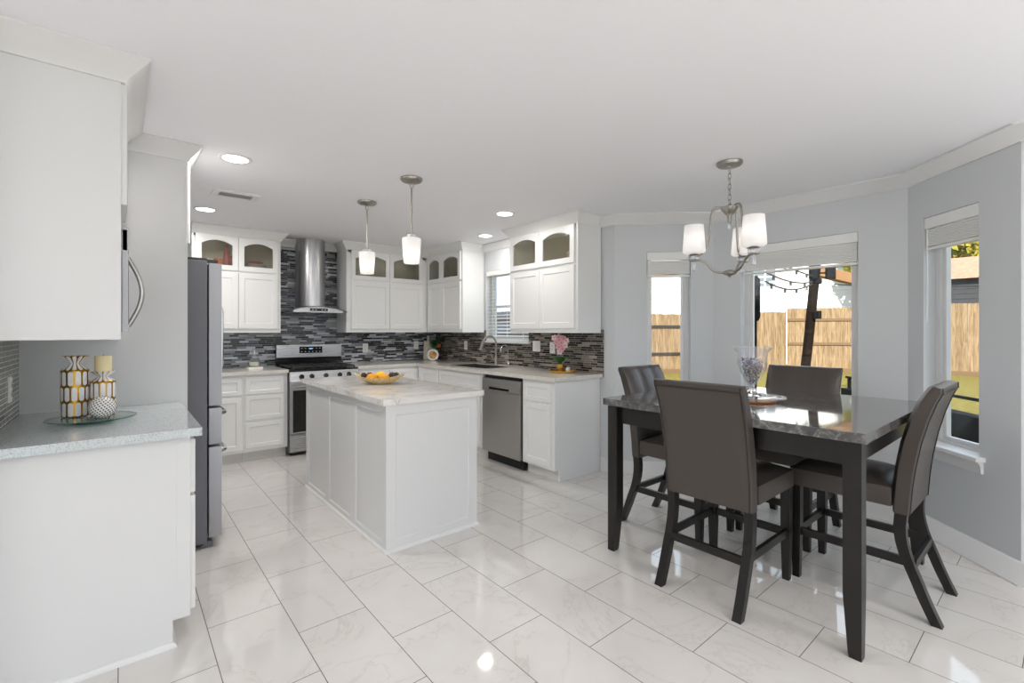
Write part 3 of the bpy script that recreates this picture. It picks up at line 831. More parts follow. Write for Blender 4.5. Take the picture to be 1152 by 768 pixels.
# local x -> +Y, local -y -> +X
MB().box(0.012, 0.0, 0.105, 0.875, 0.628, 0.900).build('carcass', M['panel_white'], r)
mb = MB(); mb.prism([(0.062, 0), (0.63, 0), (0.63, 0.9), (0.0, 0.9), (0.0, 0.112), (0.062, 0.112)], 0.0, 0.012, 'x')
ep = mb.build('end_panel', M['panel_white'], r)
MB().box(-0.002, 0.0, 0.112, 0.0, 0.05, 0.9).build('stile', M['panel_white'], ep)
MB().box(0.012, 0.062, 0, 0.875, 0.08, 0.105).build('toe_kick', M['toe'], r)
mb = MB(); mb.sweep([(0.0, 0.63), (0.0, 0.062), (0.875, 0.062)][::-1], [(0, 0), (-0.014, 0), (-0.013, 0.008), (-0.006, 0.018), (0, 0.02)], 0.0)
mb.build('shoe_moulding', M['trim'], r)
for k in range(2):
    shaker(MB(), 0.02 + k * 0.43, 0.64, 0.44 + k * 0.43, 0.872, rail=0.04).build('drawer', M['cab'], r)
    shaker(MB(), 0.02 + k * 0.43, 0.13, 0.44 + k * 0.43, 0.625).build('door', M['cab'], r)
slab('countertop', 'pale speckled quartz countertop on the left cabinet', [(XL + 0.013, 2.400, 0.268, 3.345)], M['quartz_left'])

r = thing('upper_cabinet', 'large white upper cabinet at left holding the microwave', 'cabinet', (0.000, 2.455, 0), PI / 2)
mb = MB(); mb.box(0, 0, 1.315, 0.885, 0.398, ZC - 0.004)
mb.build('carcass', M['panel_white'], r)
MB().box(-0.003, 0.0, 1.315, 0.0, 0.035, ZC - 0.05).build('stile', M['panel_white'], r)
for k in range(2):
    shaker(MB(), 0.004 + k * 0.44, 1.86, 0.438 + k * 0.44, 2.345).build('door', M['panel_white'], r)
mb = MB(); mb.sweep([(0, 0.398), (0, 0), (0.815, 0)], [(o_ * 1.3, z_ * 1.0) for o_, z_ in CROWN], ZC - 0.0005); mb.build('crown', M['panel_white'], r, smooth=40)
r = thing('microwave', 'stainless microwave with dark curved handle built into the left upper cabinet', 'microwave', (0.001, 2.470, 1.345), PI / 2)
MB().box(0.0, -0.022, 0.0, 0.76, 0.0, 0.42, 0.004).build('front', M['fridge_door'], r)
MB().box(0.0, -0.024, 0.33, 0.76, -0.0, 0.425, 0.003).build('vent_strip', M['fridge_door'], r)
MB().box(0.14, -0.0245, 0.03, 0.74, -0.022, 0.31).build('door_glass', M['oven_glass'], r)
mb = MB(); mb.tube([(0.075, -0.020 - 0.048 * math.sin(PI * k / 14), 0.022 + 0.29 * k / 14) for k in range(15)], [0.009] * 15, 12)
mb.build('handle', M['steel_dark'], r, smooth=50)

r = thing('tall_panel', 'tall white panel between the left counter and the refrigerator', 'panel', (XL + 0.001, 3.346, 0))
MB().box(0, 0, 0, 0.697, 0.03, ZC - 0.002).build('board', M['panel_white'], r)
MB().box(0.690, -0.0015, 0, 0.700, 0.0302, ZC - 0.1).build('edge_strip', M['panel_white'], r)
mb = MB(); mb.sweep([(0.42, 0), (0.697, 0), (0.697, 0.02)], CROWN, ZC - 0.0005); mb.build('crown', M['panel_white'], r, smooth=40)
r = thing('upper_cabinet', 'white cabinet mounted above the refrigerator', 'cabinet', (0.297, 3.377, 0), PI / 2)
MB().box(0, 0, 1.862, 0.97, 0.69, ZC - 0.004).build('carcass', M['panel_white'], r)
for k in range(2): shaker(MB(), 0.003 + k * 0.484, 1.872, 0.480 + k * 0.484, 2.340).build('door', M['panel_white'], r)
mb = MB(); mb.sweep([(0, 0), (0.97, 0)], CROWN, ZC - 0.0005); mb.build('crown', M['panel_white'], r, smooth=40)

r = thing('refrigerator', 'stainless French-door refrigerator with dark gray side beside the tall panel', 'refrigerator', (0.410, 3.435, 0), PI / 2)
FW = 0.905
MB().box(0, 0.0, 0.035, FW, 0.70, 1.785, 0.004).build('body', M['fridge_side'], r)
MB().box(-0.001, 0.066, 0.137, 0.0, 0.090, 0.255).build('sticker', M['plate'], r)
MB().box(0.01, 0.0, 1.785, 0.09, 0.10, 1.800).build('hinge_cover', M['blackplastic'], r)
MB().box(0.02, -0.06, 1.776, 0.07, 0.02, 1.796).build('hinge_cover', M['blackplastic'], r)
for k in range(2):
    x0 = k * (FW / 2) + 0.002
    dr = MB().box(x0, -0.078, 0.882, x0 + FW / 2 - 0.004, -0.008, 1.772, 0.010).build('fridge_door', M['fridge_door'], r, smooth=40)
    MB().box(x0 + 0.012, -0.0795, 0.894, x0 + FW / 2 - 0.016, -0.0775, 1.760).build('front_skin', M['steel'], dr)
    hx = FW / 2 - 0.045 if k == 0 else FW / 2 + 0.045
    mb = MB(); mb.tube([(hx, -0.078 - 0.058 * min(1, 1.5 * math.sin(PI * q / 20)), 0.95 + 0.70 * q / 20) for q in range(21)], [0.011] * 21, 10)
    mb.build('door_handle', M['chrome'], dr, smooth=50)
for (z0, z1) in ((0.640, 0.868), (0.062, 0.626)):
    dr = MB().box(0.002, -0.078, z0, FW - 0.002, -0.008, z1, 0.010).build('freezer_drawer', M['fridge_door'], r, smooth=40)
    MB().box(0.014, -0.0795, z0 + 0.012, FW - 0.014, -0.0775, z1 - 0.012).build('front_skin', M['steel'], dr)
    mb = MB(); zc = z1 - 0.045
    mb.tube([(0.06 + (FW - 0.12) * q / 20, -0.078 - 0.052 * (1 - abs(q / 10 - 1) ** 5), zc - 0.016 * (1 - abs(q / 10 - 1) ** 3)) for q in range(21)], [0.011] * 21, 10)
    mb.build('drawer_handle', M['chrome'], dr, smooth=50)
MB().box(0.01, 0.02, 0.02, FW - 0.01, 0.66, 0.04).build('base_grille', M['blackplastic'], r)
for x in (0.05, FW - 0.05):
    MB().box(x - 0.03, -0.03, 0.0, x + 0.03, 0.03, 0.036).build('foot', M['fridge_side'], r)
    MB().cyl((x, 0.6, 0.0), (x, 0.6, 0.03), 0.02).build('foot', M['blackplastic'], r)

# ------------------------------------------------------------------ dining table
TX0, TX1, TY0, TY1, TZ = 2.290, 3.610, 0.525, 1.862, 0.935
r = thing('dining_table', 'counter-height dining table with gray marble top and black wooden legs', 'table', ((TX0 + TX1) / 2, (TY0 + TY1) / 2, 0))
hx, hy = (TX1 - TX0) / 2, (TY1 - TY0) / 2
MB().box(-hx, -hy, TZ - 0.042, hx, hy, TZ, 0.005).build('tabletop', M['table_top'], r)
mb = MB(); i_ = 0.055; z0, z1 = TZ - 0.150, TZ - 0.0425
mb.box(-hx + i_, -hy + i_ + 0.03, z0, -hx + i_ + 0.025, hy - i_ - 0.03, z1).box(hx - i_ - 0.025, -hy + i_ + 0.03, z0, hx - i_, hy - i_ - 0.03, z1)
mb.box(-hx + i_ + 0.03, -hy + i_, z0, hx - i_ - 0.03, -hy + i_ + 0.025, z1).box(-hx + i_ + 0.03, hy - i_ - 0.025, z0, hx - i_ - 0.03, hy - i_, z1)
mb.build('apron', M['wood_dark'], r)
for sx in (-1, 1):
    for sy in (-1, 1):
        X0, Y0 = sx * (hx - 0.022), sy * (hy - 0.022)
        lw = 0.066
        def sq(k): return [(X0, Y0), (X0 - sx * k, Y0), (X0 - sx * k, Y0 - sy * k), (X0, Y0 - sy * k)]
        mb = MB(); mb.loft([[(p[0], p[1], z) for p in sq(k)] for k, z in ((0.044, 0.0), (0.048, 0.02), (lw, 0.26), (lw, TZ - 0.0425))])
        mb.build('leg', M['wood_dark'], r)

# ------------------------------------------------------------------ dining chairs (local: facing +y)
def make_chair():
    r = thing('dining_chair', 'x', 'chair', (0, 0, 0), 0, 'dark leather counter-height dining chairs')
    hw = 0.232
    # seat: upholstered box with a domed top
    def top(u, v):
        x = (u - 0.5) * 2 * hw; y = -0.205 + v * 0.445
        k = (1 - abs(2 * u - 1) ** 4) * (1 - abs(2 * v - 1) ** 4)
        return (x, y, 0.598 + 0.040 * k)
    mb = MB(); mb.grid(top, 14, 14)
    mb.box(-hw, -0.205, 0.505, hw, 0.240, 0.598, 0.006)
    mb.build('seat', M['leather'], r, smooth=50)
    # backrest: a slab that leans and curves back, three stuffed channels in front
    prof = [(-0.205, 0.478, 0.066), (-0.212, 0.60, 0.068), (-0.222, 0.70, 0.070), (-0.242, 0.82, 0.070), (-0.271, 0.93, 0.068), (-0.304, 1.02, 0.064), (-0.328, 1.065, 0.060), (-0.342, 1.088, 0.046), (-0.350, 1.094, 0.022)]
    NU = 18
    rings = []
    for k, (y, z, th_) in enumerate(prof):
        front, back = [], []
        wtop = hw * (0.985 + 0.03 * k / 8)
        for q in range(NU + 1):
            u = -1 + 2 * q / NU
            bul = 0.010 * abs(math.sin(1.5 * PI * (u + 1) )) ** 0.45 if 1 <= k <= 7 else 0.0
            edge = 0.010 * max(0, (abs(u) - 0.9) / 0.1)
            front.append((u * wtop, y + bul - edge, z))
            back.append((u * wtop, y - th_ + edge * 0.7, z))
        rings.append(front + back[::-1])
    mb = MB(); mb.loft(rings)
    bk = mb.build('backrest', M['leather'], r, smooth=42)
    mb = MB()
    for s_ in (-1, 1):
        mb.tube([(s_ * hw * 0.95 * (0.985 + 0.03 * k / 8), y - th_ - 0.001, z) for k, (y, z, th_) in enumerate(prof[:8])], 0.0026, 6)
    mb.tube([(u * hw * 0.95, -0.3925, 1.062) for u in (-1, -0.5, 0, 0.5, 1)], 0.0022, 6)
    mb.build('piping', M['leather_dark'], bk)
    for s_ in (-1, 1):
        x = s_ * 0.205
        h0 = 0.0225
        mb = MB(); mb.loft([[(x + a * k, 0.212 + b * k, z) for a, b in ((-1, -1), (1, -1), (1, 1), (-1, 1))] for k, z in ((0.017, 0.0), (0.0225, 0.25), (0.0235, 0.506))])
        mb.build('front_leg', M['wood_dark'], r)
        mb = MB(); rings = []
        for q in range(13):
            tq = q / 12; z = 0.506 * (1 - tq)
            y = -0.243 + 0.012 * math.sin(PI * min(1, tq * 1.6)) - 0.125 * max(0, tq - 0.12) ** 1.7 / (0.88 ** 1.7)
            k = 0.024 - 0.004 * tq
            rings.append([(x - 0.021, y - k, z), (x + 0.021, y - k, z), (x + 0.021, y + k, z), (x - 0.021, y + k, z)])
        mb.loft(rings); mb.build('rear_leg', M['wood_dark'], r)
        MB().box(x - 0.010, -0.268, 0.235, x + 0.010, 0.195, 0.275).build('side_stretcher', M['wood_dark'], r)
    MB().box(-0.186, 0.202, 0.235, 0.186, 0.222, 0.275).build('front_stretcher', M['wood_dark'], r)
    MB().box(-0.186, -0.292, 0.225, 0.186, -0.272, 0.265).build('rear_stretcher', M['wood_dark'], r)
    return r
chair = make_chair()
for k, (x, y, rz, lab) in enumerate((
        (2.570, 1.200, -PI / 2, 'dark leather dining chair nearest the kitchen with its broad back to the viewer'),
        (3.070, 0.760, 0.0, 'dark leather dining chair at the right table end, seen side-on by the window sill'),
        (2.955, 1.690, PI, 'dark leather dining chair at the left end of the table below the narrow window'),
        (3.440, 1.245, PI / 2, 'dark leather dining chair on the far side of the table before the center bay window'))):
    c = chair if k == 0 else copy_tree(chair)
    c.location = (x, y, 0); c.rotation_euler.z = rz; c['label'] = lab

# ------------------------------------------------------------------ lights
def recessed(x, y, label, power):
    r = thing('recessed_light', label, 'ceiling light', (x, y, ZC), 0, 'recessed ceiling lights')
    MB().lathe([(0.092, -0.001), (0.092, -0.006), (0.084, -0.009), (0.072, -0.007), (0.070, -0.002)], n=36).build('trim_ring', M['trim'], r, smooth=40)
    MB().lathe([(0.071, -0.0015), (0.071, -0.0045), (0.03, -0.0055)], n=32).build('lens', M['lens'], r)
    lamp('bulb', 'AREA', power, (0, 0, -0.012), r, 0.14, (1.0, 0.965, 0.92))
recessed(0.555, 3.388, 'lit recessed ceiling light nearest the viewer, above the refrigerator aisle', CAN_POWER)
recessed(0.579, 4.971, 'lit recessed ceiling light beyond the air vent, in front of the left upper cabinet', CAN_POWER)
recessed(2.735, 3.375, 'lit recessed ceiling light in front of the upper cabinet right of the sink window', CAN_POWER * 0.55)
recessed(3.20, 4.30, 'lit recessed ceiling light closest to the sink window', CAN_POWER * 0.4)
for (x, y) in ((0.6, -0.9), (2.4, -0.9), (-1.8, -0.9), (0.6, -2.8), (2.4, -2.8), (-1.8, -2.8)):  # unseen cans added behind the camera for extra room light
    recessed(x, y, 'unseen recessed ceiling light added behind the viewer to brighten the room', ADDED_CAN_POWER)

def added_uplight(x, y, label):  # unseen uplight added behind the camera to lift the ceiling brightness
    r = thing('fill_uplight', label, 'lamp', (x, y, 0), 0, 'unseen uplights added to brighten the ceiling')
    MB().lathe([(0.15, 0), (0.15, 0.012), (0.03, 0.03), (0.015, 0.05)], n=32).build('base', M['nickel'], r, smooth=40)
    MB().cyl((0, 0, 0.04), (0, 0, 1.12), 0.012).build('pole', M['nickel'], r, smooth=40)
    MB().lathe([(0.02, 1.11), (0.10, 1.14), (0.18, 1.22), (0.176, 1.222), (0.09, 1.15), (0.02, 1.125)], n=36).build('bowl_shade', M['nickel'], r, smooth=50)
    o = lamp('bulb', 'AREA', UPLIGHT_POWER, (0, 0, 1.235), r, 0.30, (1.0, 0.97, 0.95)); o.rotation_euler.x = PI
added_uplight(-1.8, -1.4, 'unseen uplight added behind the viewer to brighten the ceiling, left')
added_uplight(2.3, -2.1, 'unseen uplight added behind the viewer to brighten the ceiling, right')

r = thing('ceiling_vent', 'small rectangular white air vent in the kitchen ceiling', 'vent', (0.704, 4.296, ZC))
mb = MB(); mb.box(-0.16, -0.10, -0.010, -0.115, 0.10, 0).box(0.115, -0.10, -0.010, 0.16, 0.10, 0).box(-0.115, -0.10, -0.010, 0.115, -0.055, 0).box(-0.115, 0.055, -0.010, 0.115, 0.10, 0)
mb.build('frame', M['trim'], r)
MB().box(-0.115, -0.055, -0.003, 0.115, 0.055, -0.001).build('duct_opening', mat('duct_gray', srgb(120, 120, 118), 0.8), r)
mb = MB()
for k in range(7):
    y = -0.048 + k * 0.016
    mb.prism([(y, -0.011), (y + 0.002, -0.011), (y + 0.012, -0.003), (y + 0.010, -0.003)], -0.115, 0.115, 'x')
mb.build('louver', M['trim'], r)

def pendant(x, y, label):
    r = thing('pendant_light', label, 'pendant light', (x, y, ZC), 0, 'pendant lights above the island')
    MB().lathe([(0.078, 0.0), (0.078, -0.010), (0.070, -0.020), (0.020, -0.024), (0.012, -0.030)], n=36).build('canopy', M['nickel'], r, smooth=40)
    mb = MB()
    mb.tube([(0.014 * math.cos(a), 0, -0.046 + 0.020 * math.sin(a)) for a in [2 * PI * k / 16 for k in range(17)]], 0.003, 8)
    mb.build('hanging_loop', M['nickel'], r, smooth=50)
    MB().cyl((0, 0, -0.065), (0, 0, -0.405), 0.0062, n=12).build('rod', M['nickel'], r, smooth=50)
    MB().lathe([(0.010, -0.395), (0.034, -0.402), (0.036, -0.425), (0.030, -0.430)], n=8).build('crystal_collar', M['crystal_block'], r)
    mb = MB(); mb.lathe([(0.020, -0.424), (0.064, -0.428), (0.067, -0.434), (0.066, -0.470), (0.060, -0.555), (0.055, -0.604), (0.051, -0.608)], n=40, cap=False)
    mb.build('shade', M['shade'], r, smooth=60)
    lamp('bulb', 'POINT', PENDANT_POWER, (0, 0, -0.545), r, rad=0.022, color=(1, 0.95, 0.90))
pendant(1.596, 3.819, 'pendant light over the far end of the island with frosted glass shade')
pendant(1.598, 3.034, 'pendant light over the near end of the island with frosted glass shade')

r = thing('chandelier', 'brushed nickel chandelier with three frosted shades hanging above the dining table', 'chandelier', (3.025, 1.420, ZC))
MB().lathe([(0.078, 0.0), (0.078, -0.012), (0.070, -0.022), (0.016, -0.026), (0.010, -0.034)], n=36).build('canopy', M['nickel'], r, smooth=40)
mb = MB(); z = -0.035; k = 0
while z > -0.262:
    ax = (1, 0) if k % 2 == 0 else (0, 1)
    mb.tube([(0.010 * math.cos(a) * ax[0], 0.010 * math.cos(a) * ax[1], z - 0.020 + 0.022 * math.sin(a)) for a in [2 * PI * q / 14 for q in range(15)]], 0.0024, 6)
    z -= 0.034; k += 1
mb.build('chain', M['nickel'], r, smooth=50)
MB().lathe([(0.006, -0.265), (0.010, -0.272), (0.055, -0.292), (0.052, -0.300), (0.030, -0.330), (0.014, -0.346), (0.010, -0.39), (0.004, -0.395)], n=28).build('hub', M['nickel'], r, smooth=40)
MB().lathe([(0.004, -0.39), (0.012, -0.40), (0.014, -0.42), (0.006, -0.435)], n=8).build('crystal_drop', M['crystal_block'], r)
MB().lathe([(0.005, -0.745), (0.008, -0.735), (0.040, -0.722), (0.044, -0.712), (0.030, -0.700), (0.010, -0.694)], n=28).build('bottom_cap', M['nickel'], r, smooth=40)
th0 = math.radians(-39.9)
for k, deg in enumerate((-77, 163, 43)):
    a = math.radians(deg) + th0
    def P(rad, z): return (rad * math.cos(a), rad * math.sin(a), z)
    pts = [P(0.035, -0.292), P(0.070, -0.285), P(0.095, -0.295), P(0.108, -0.33), P(0.118, -0.42), P(0.132, -0.52), P(0.152, -0.568), P(0.182, -0.590), P(0.215, -0.592)]
    pts2 = [P(0.215, -0.625), P(0.175, -0.628), P(0.140, -0.650), P(0.105, -0.690), P(0.070, -0.708), P(0.030, -0.712)]
    def smoothed(pp):
        V = [Vector(p) for p in pp]; out = []
        for i in range(len(V) - 1):
            p0, p1, p2, p3 = V[max(i - 1, 0)], V[i], V[i + 1], V[min(i + 2, len(V) - 1)]
            for q in range(4):
                u = q / 4
                out.append(0.5 * ((2 * p1) + (p2 - p0) * u + (2 * p0 - 5 * p1 + 4 * p2 - p3) * u * u + (3 * p1 - p0 - 3 * p2 + p3) * u ** 3))
        return out + [V[-1]]
    mb = MB(); mb.tube(smoothed(pts), 0.0075, 10).tube(smoothed(pts2), 0.0075, 10)
    arm = mb.build('arm', M['nickel'], r, smooth=50)
    c = P(0.215, 0)
    MB().lathe([(0.012, -0.575), (0.036, -0.588), (0.030, -0.592), (0.012, -0.594)], c, 20).build('candle_cup', M['nickel'], arm, smooth=40)
    MB().lathe([(0.030, -0.594), (0.036, -0.600), (0.036, -0.618), (0.030, -0.624)], c, 8).build('crystal_block', M['crystal_block'], arm)
    MB().lathe([(0.030, -0.624), (0.032, -0.628), (0.010, -0.634)], c, 20).build('disc', M['nickel'], arm, smooth=40)
    MB().lathe([(0.008, -0.634), (0.011, -0.640), (0.013, -0.690), (0.004, -0.697)], c, 8).build('crystal_drop', M['crystal_block'], arm)
    mb = MB(); mb.lathe([(0.012, -0.580), (0.060, -0.580), (0.070, -0.572), (0.072, -0.560), (0.060, -0.395)], c, 40, cap=False)
    mb.build('shade', M['shade'], arm, smooth=60)
    lamp('bulb', 'POINT', CHANDELIER_POWER, (c[0], c[1], -0.49), arm, rad=0.022, color=(1, 0.95, 0.90))

# ------------------------------------------------------------------ faucets, outlets
r = thing('kitchen_faucet', 'tall brushed gooseneck kitchen faucet behind the sink', 'faucet', (3.485, 4.47, 0.935))
MB().lathe([(0.026, 0), (0.026, 0.012), (0.019, 0.020), (0.018, 0.09), (0.015, 0.10)], n=20).build('base', M['nickel'], r, smooth=40)
pts = [(0, 0, 0.09), (0, 0, 0.26)] + [(-0.095 + 0.095 * math.cos(a), 0, 0.26 + 0.095 * math.sin(a)) for a in [PI * k / 14 for k in range(1, 12)]]
pts += [(-0.205, 0, 0.26)]
mb = MB(); mb.tube(pts, 0.013, 12); mb.build('spout', M['nickel'], r, smooth=50)
MB().cyl((-0.200, 0, 0.272), (-0.232, 0, 0.185), 0.016, 0.020, 14).build('spray_head', M['nickel'], r, smooth=40)
mb = MB(); mb.cyl((0, 0.015, 0.06), (0, 0.045, 0.06), 0.011, n=12); mb.tube([(0, 0.04, 0.06), (-0.01, 0.055, 0.085), (-0.02, 0.065, 0.125)], [0.006, 0.005, 0.005], 8)
mb.build('lever', M['nickel'], r, smooth=50)
r = thing('filter_faucet', 'small chrome filtered-water tap right of the kitchen faucet', 'faucet', (3.490, 4.245, 0.935))
MB().lathe([(0.018, 0), (0.018, 0.008), (0.012, 0.014), (0.012, 0.055), (0.008, 0.06)], n=18).build('base', M['chrome'], r, smooth=40)
mb = MB(); mb.tube([(0, 0, 0.055), (0, 0, 0.19)] + [(-0.055 + 0.055 * math.cos(a), 0, 0.19 + 0.055 * math.sin(a)) for a in [PI * k / 12 for k in range(1, 12)]] + [(-0.112, 0, 0.17)], 0.0062, 10)
mb.build('spout', M['chrome'], r, smooth=50)
mb = MB(); mb.tube([(0, 0, 0.045), (0.0, -0.03, 0.05), (0, -0.045, 0.062)], [0.006, 0.006, 0.004], 8); mb.build('lever', M['chrome'], r, smooth=50)

def wall_plate(label, loc, rotz, w, h, kind):
    r = thing('wall_outlet' if kind == 'outlet' else 'light_switch', label, 'outlet' if kind == 'outlet' else 'switch', loc, rotz)
    MB().box(-w / 2, -0.006, -h / 2, w / 2, 0, h / 2, 0.002).build('plate', M['plate'], r)
    n = max(1, round(w / 0.06)) if kind == 'switch' else 1
    for k in range(n):
        x = (k - (n - 1) / 2) * 0.046
        if kind == 'switch': MB().box(x - 0.016, -0.010, -0.033, x + 0.016, -0.005, 0.033, 0.001).build('rocker', M['china'], r)
        else:
            for z in (-0.02, 0.02):
                s_ = MB().box(x - 0.016, -0.008, z - 0.014, x + 0.016, -0.005, z + 0.014, 0.002).build('socket', M['china'], r)
                MB().box(x - 0.008, -0.0085, z - 0.005, x - 0.006, -0.0078, z + 0.005).box(x + 0.006, -0.0085, z - 0.005, x + 0.008, -0.0078, z + 0.005).build('slot', M['black_gap'], s_)
ys, xs_ = YR - 0.0122, XS - 0.0122
wall_plate('white outlet on the gray mosaic just right of the range', (2.485, ys, 1.125), 0, 0.072, 0.116, 'outlet')
wall_plate('white outlet on the mosaic beside the cream board in the corner', (3.235, ys, 1.145), 0, 0.072, 0.116, 'outlet')
wall_plate('white outlet on the mosaic left of the kitchen faucet', (xs_, 5.22, 1.155), -PI / 2, 0.072, 0.116, 'outlet')
wall_plate('white double light switch on the mosaic right of the sink window', (xs_, 3.825, 1.178), -PI / 2, 0.118, 0.118, 'switch')
wall_plate('white outlet on the mosaic behind the pink orchid', (xs_, 3.575, 1.168), -PI / 2, 0.074, 0.120, 'outlet')
wall_plate('white plate on the mosaic at the far left above the speckled counter', (XL + 0.0122, 3.075, 1.085), PI / 2, 0.072, 0.116, 'outlet')

# ------------------------------------------------------------------ decor on the left counter
Fv, Rv = Vector((math.sin(math.radians(39.9)), math.cos(math.radians(39.9)))), Vector((math.cos(math.radians(39.9)), -math.sin(math.radians(39.9))))
tc = Vector((-0.1008, 2.8816))
ZT = 0.935
r = thing('glass_tray', 'round clear glass stand with raised plate on the speckled counter', 'tray', (tc.x, tc.y, ZT))
MB().lathe([(0.083, 0), (0.088, 0.002), (0.088, 0.012), (0.07, 0.014)], n=48).build('foot', M['green_glass'], r, smooth=40)
pl = MB().lathe([(0.145, 0.0145), (0.157, 0.0165), (0.157, 0.0195), (0.145, 0.0215)], n=64).build('plate', M['clear_glass'], r, smooth=40)
MB().lathe([(0.1575, 0.0158), (0.160, 0.018), (0.1575, 0.0202)], n=64, cap=False).build('rim', M['green_glass'], pl)
zt = ZT + 0.0222
def facet(a, z): return 1.0 - 0.012 * abs(math.sin(6 * a))
def comb_vase(name, label, off, h, rb, m, cat):
    p = tc + off
    hb_ = h * 0.76
    def fl(a, z):
        return 1.0 - (0.012 * abs(math.sin(6 * a)) if z < hb_ else 0.07 * abs(math.sin(6 * a + 0.5)) * min(1, (z - hb_) / (h * 0.1)))
    mb = MB()
    mb.lathe([(rb * 0.90, 0), (rb, 0.006), (rb, hb_ * 0.5), (rb, hb_), (rb * 0.93, hb_ + 0.006), (rb * 0.62, h * 0.835), (rb * 0.42, h * 0.875), (rb * 0.50, h * 0.90), (rb * 0.98, h), (rb * 0.90, h + 0.001), (rb * 0.35, h * 0.90)], n=72, fn=fl)
    o = mb.build(name, m, loc=(p.x, p.y, zt), smooth=30)
    return tag(o, label, cat), p
comb_vase('honeycomb_vase', 'tall white vase with gold honeycomb ridges on the glass stand', Vector((-0.0613, 0.0565)), 0.277, 0.0505, M['comb_a'], 'vase')
_, pc = comb_vase('candle_holder', 'shorter white and gold honeycomb holder carrying the candle', Vector((0.0360, 0.0403)), 0.203, 0.0465, M['comb_b'], 'candle holder')
r = thing('candle', 'cream pillar candle on the honeycomb holder', 'candle', (pc.x, pc.y, zt + 0.2042))
MB().lathe([(0.031, 0), (0.032, 0.002), (0.032, 0.068), (0.030, 0.071), (0.022, 0.069)], n=32).build('wax', M['wax'], r, smooth=40)
MB().cyl((0, 0, 0.068), (0.001, 0, 0.078), 0.0012, n=6).build('wick', M['black_gap'], r)
pb = tc + Vector((0.0359, -0.0899))
rb = 0.0500
r = thing('decorative_ball', 'white ceramic ball with dark perforations beside the tall vase', 'ornament', (pb.x, pb.y, zt + rb))
MB().ball((0, 0, 0), rb, sub=4).build('shell', M['china'], r, smooth=60)
mb = MB(); N = 260
for k in range(N):
    zz = 1 - 2 * (k + 0.5) / N; a = k * 2.399963; q = math.sqrt(1 - zz * zz)
    n_ = Vector((q * math.cos(a), q * math.sin(a), zz))
    rot = n_.to_track_quat('Z', 'Y').to_matrix()
    mb.lathe([(0.0034, -0.002), (0.0034, 0.0005), (0.001, 0.0007)], n=8, xf=Matrix.Translation(n_ * rb) @ rot.to_4x4())
mb.build('perforation', mat('taupe_hole', srgb(84, 74, 66), 0.7), r)

# ------------------------------------------------------------------ bowl and fruit on the island
bp = (1.555, 3.475, 0.935)
ang = math.radians(-39.9)
def bowl_r(a): return 1.0
r = thing('fruit_bowl', 'boat-shaped green and gold bowl on the island', 'bowl', bp, ang)
M['bowl'] = mat('bowl_glaze', srgb(190, 180, 130), 0.3)
t = NT(M['bowl']); t.l(t.ramp(t.noise(t.obj(), 70, 4, 0.7), [(0.36, srgb(112, 116, 60)), (0.47, srgb(200, 192, 146)), (0.56, srgb(214, 160, 84)), (0.66, srgb(232, 230, 212))]), t.b.inputs['Base Color'])
mb = MB(); N = 40
def bring(s, z, lift):
    out = []
    for k in range(N):
        a = 2 * PI * k / N; c_, s_ = math.cos(a), math.sin(a)
        e = abs(c_) ** 3
        out.append((0.205 * s * c_ * (0.92 + 0.08 * e), 0.110 * s * s_ * (1 - 0.35 * e), z + lift * e))
    return out
mb.loft([bring(0.36, 0.0, 0), bring(0.42, 0.003, 0), bring(0.70, 0.022, 0.008), bring(0.90, 0.040, 0.020), bring(1.0, 0.052, 0.034), bring(0.985, 0.054, 0.034), bring(0.88, 0.043, 0.022), bring(0.66, 0.026, 0.008), bring(0.40, 0.010, 0)])
mb.build('dish', M['bowl'], r, smooth=50)
for k, (x, y, z, m, lab) in enumerate(((-0.052, -0.028, 0.054, 'orange', 'orange fruit at the left of the island bowl'), (0.040, -0.030, 0.054, 'orange', 'orange fruit at the right of the island bowl'), (-0.002, 0.026, 0.066, 'lemon', 'yellow fruit at the back of the island bowl'))):
    p = Vector(bp) + Matrix.Rotation(ang, 3, 'Z') @ Vector((x, y, z))
    f_ = thing('orange' if m == 'orange' else 'lemon', lab, 'fruit', p, ang)
    MB().ball((0, 0, 0), 0.033, (1.25, 1.0, 0.88) if m == 'orange' else (1.1, 1.0, 0.9), 3).build('rind', M[m], f_, smooth=60)
    MB().cyl((0.030 * 1.3, 0, 0), (0.034 * 1.35, 0, 0.002), 0.004, 0.002, 8).build('stem', M['leaf'], f_)
for k, (x, y) in enumerate(((0.105, -0.01), (0.125, 0.02), (-0.125, 0.0), (0.085, 0.036), (-0.09, 0.035))):
    p = Vector(bp) + Matrix.Rotation(ang, 3, 'Z') @ Vector((x, y, 0.066))
    mb = MB(); mb.ball((0, 0, 0), 0.021, (1, 1, 1), 2)
    for q in range(26):
        zz = 1 - 2 * (q + 0.5) / 26; a = q * 2.4; s_ = math.sqrt(1 - zz * zz)
        mb.ball((0.021 * s_ * math.cos(a), 0.021 * s_ * math.sin(a), 0.021 * zz), 0.006, (1, 1, 0.6), 1)
    o = mb.build('pine_cone', mat('cone_%d' % k, srgb(74, 60, 62) if k < 3 else srgb(110, 96, 90), 0.7), loc=p)
    tag(o, 'small dark pine cone at the %s of the island bowl' % ('right', 'far right tip', 'left', 'right back', 'left back')[k], 'ornament')

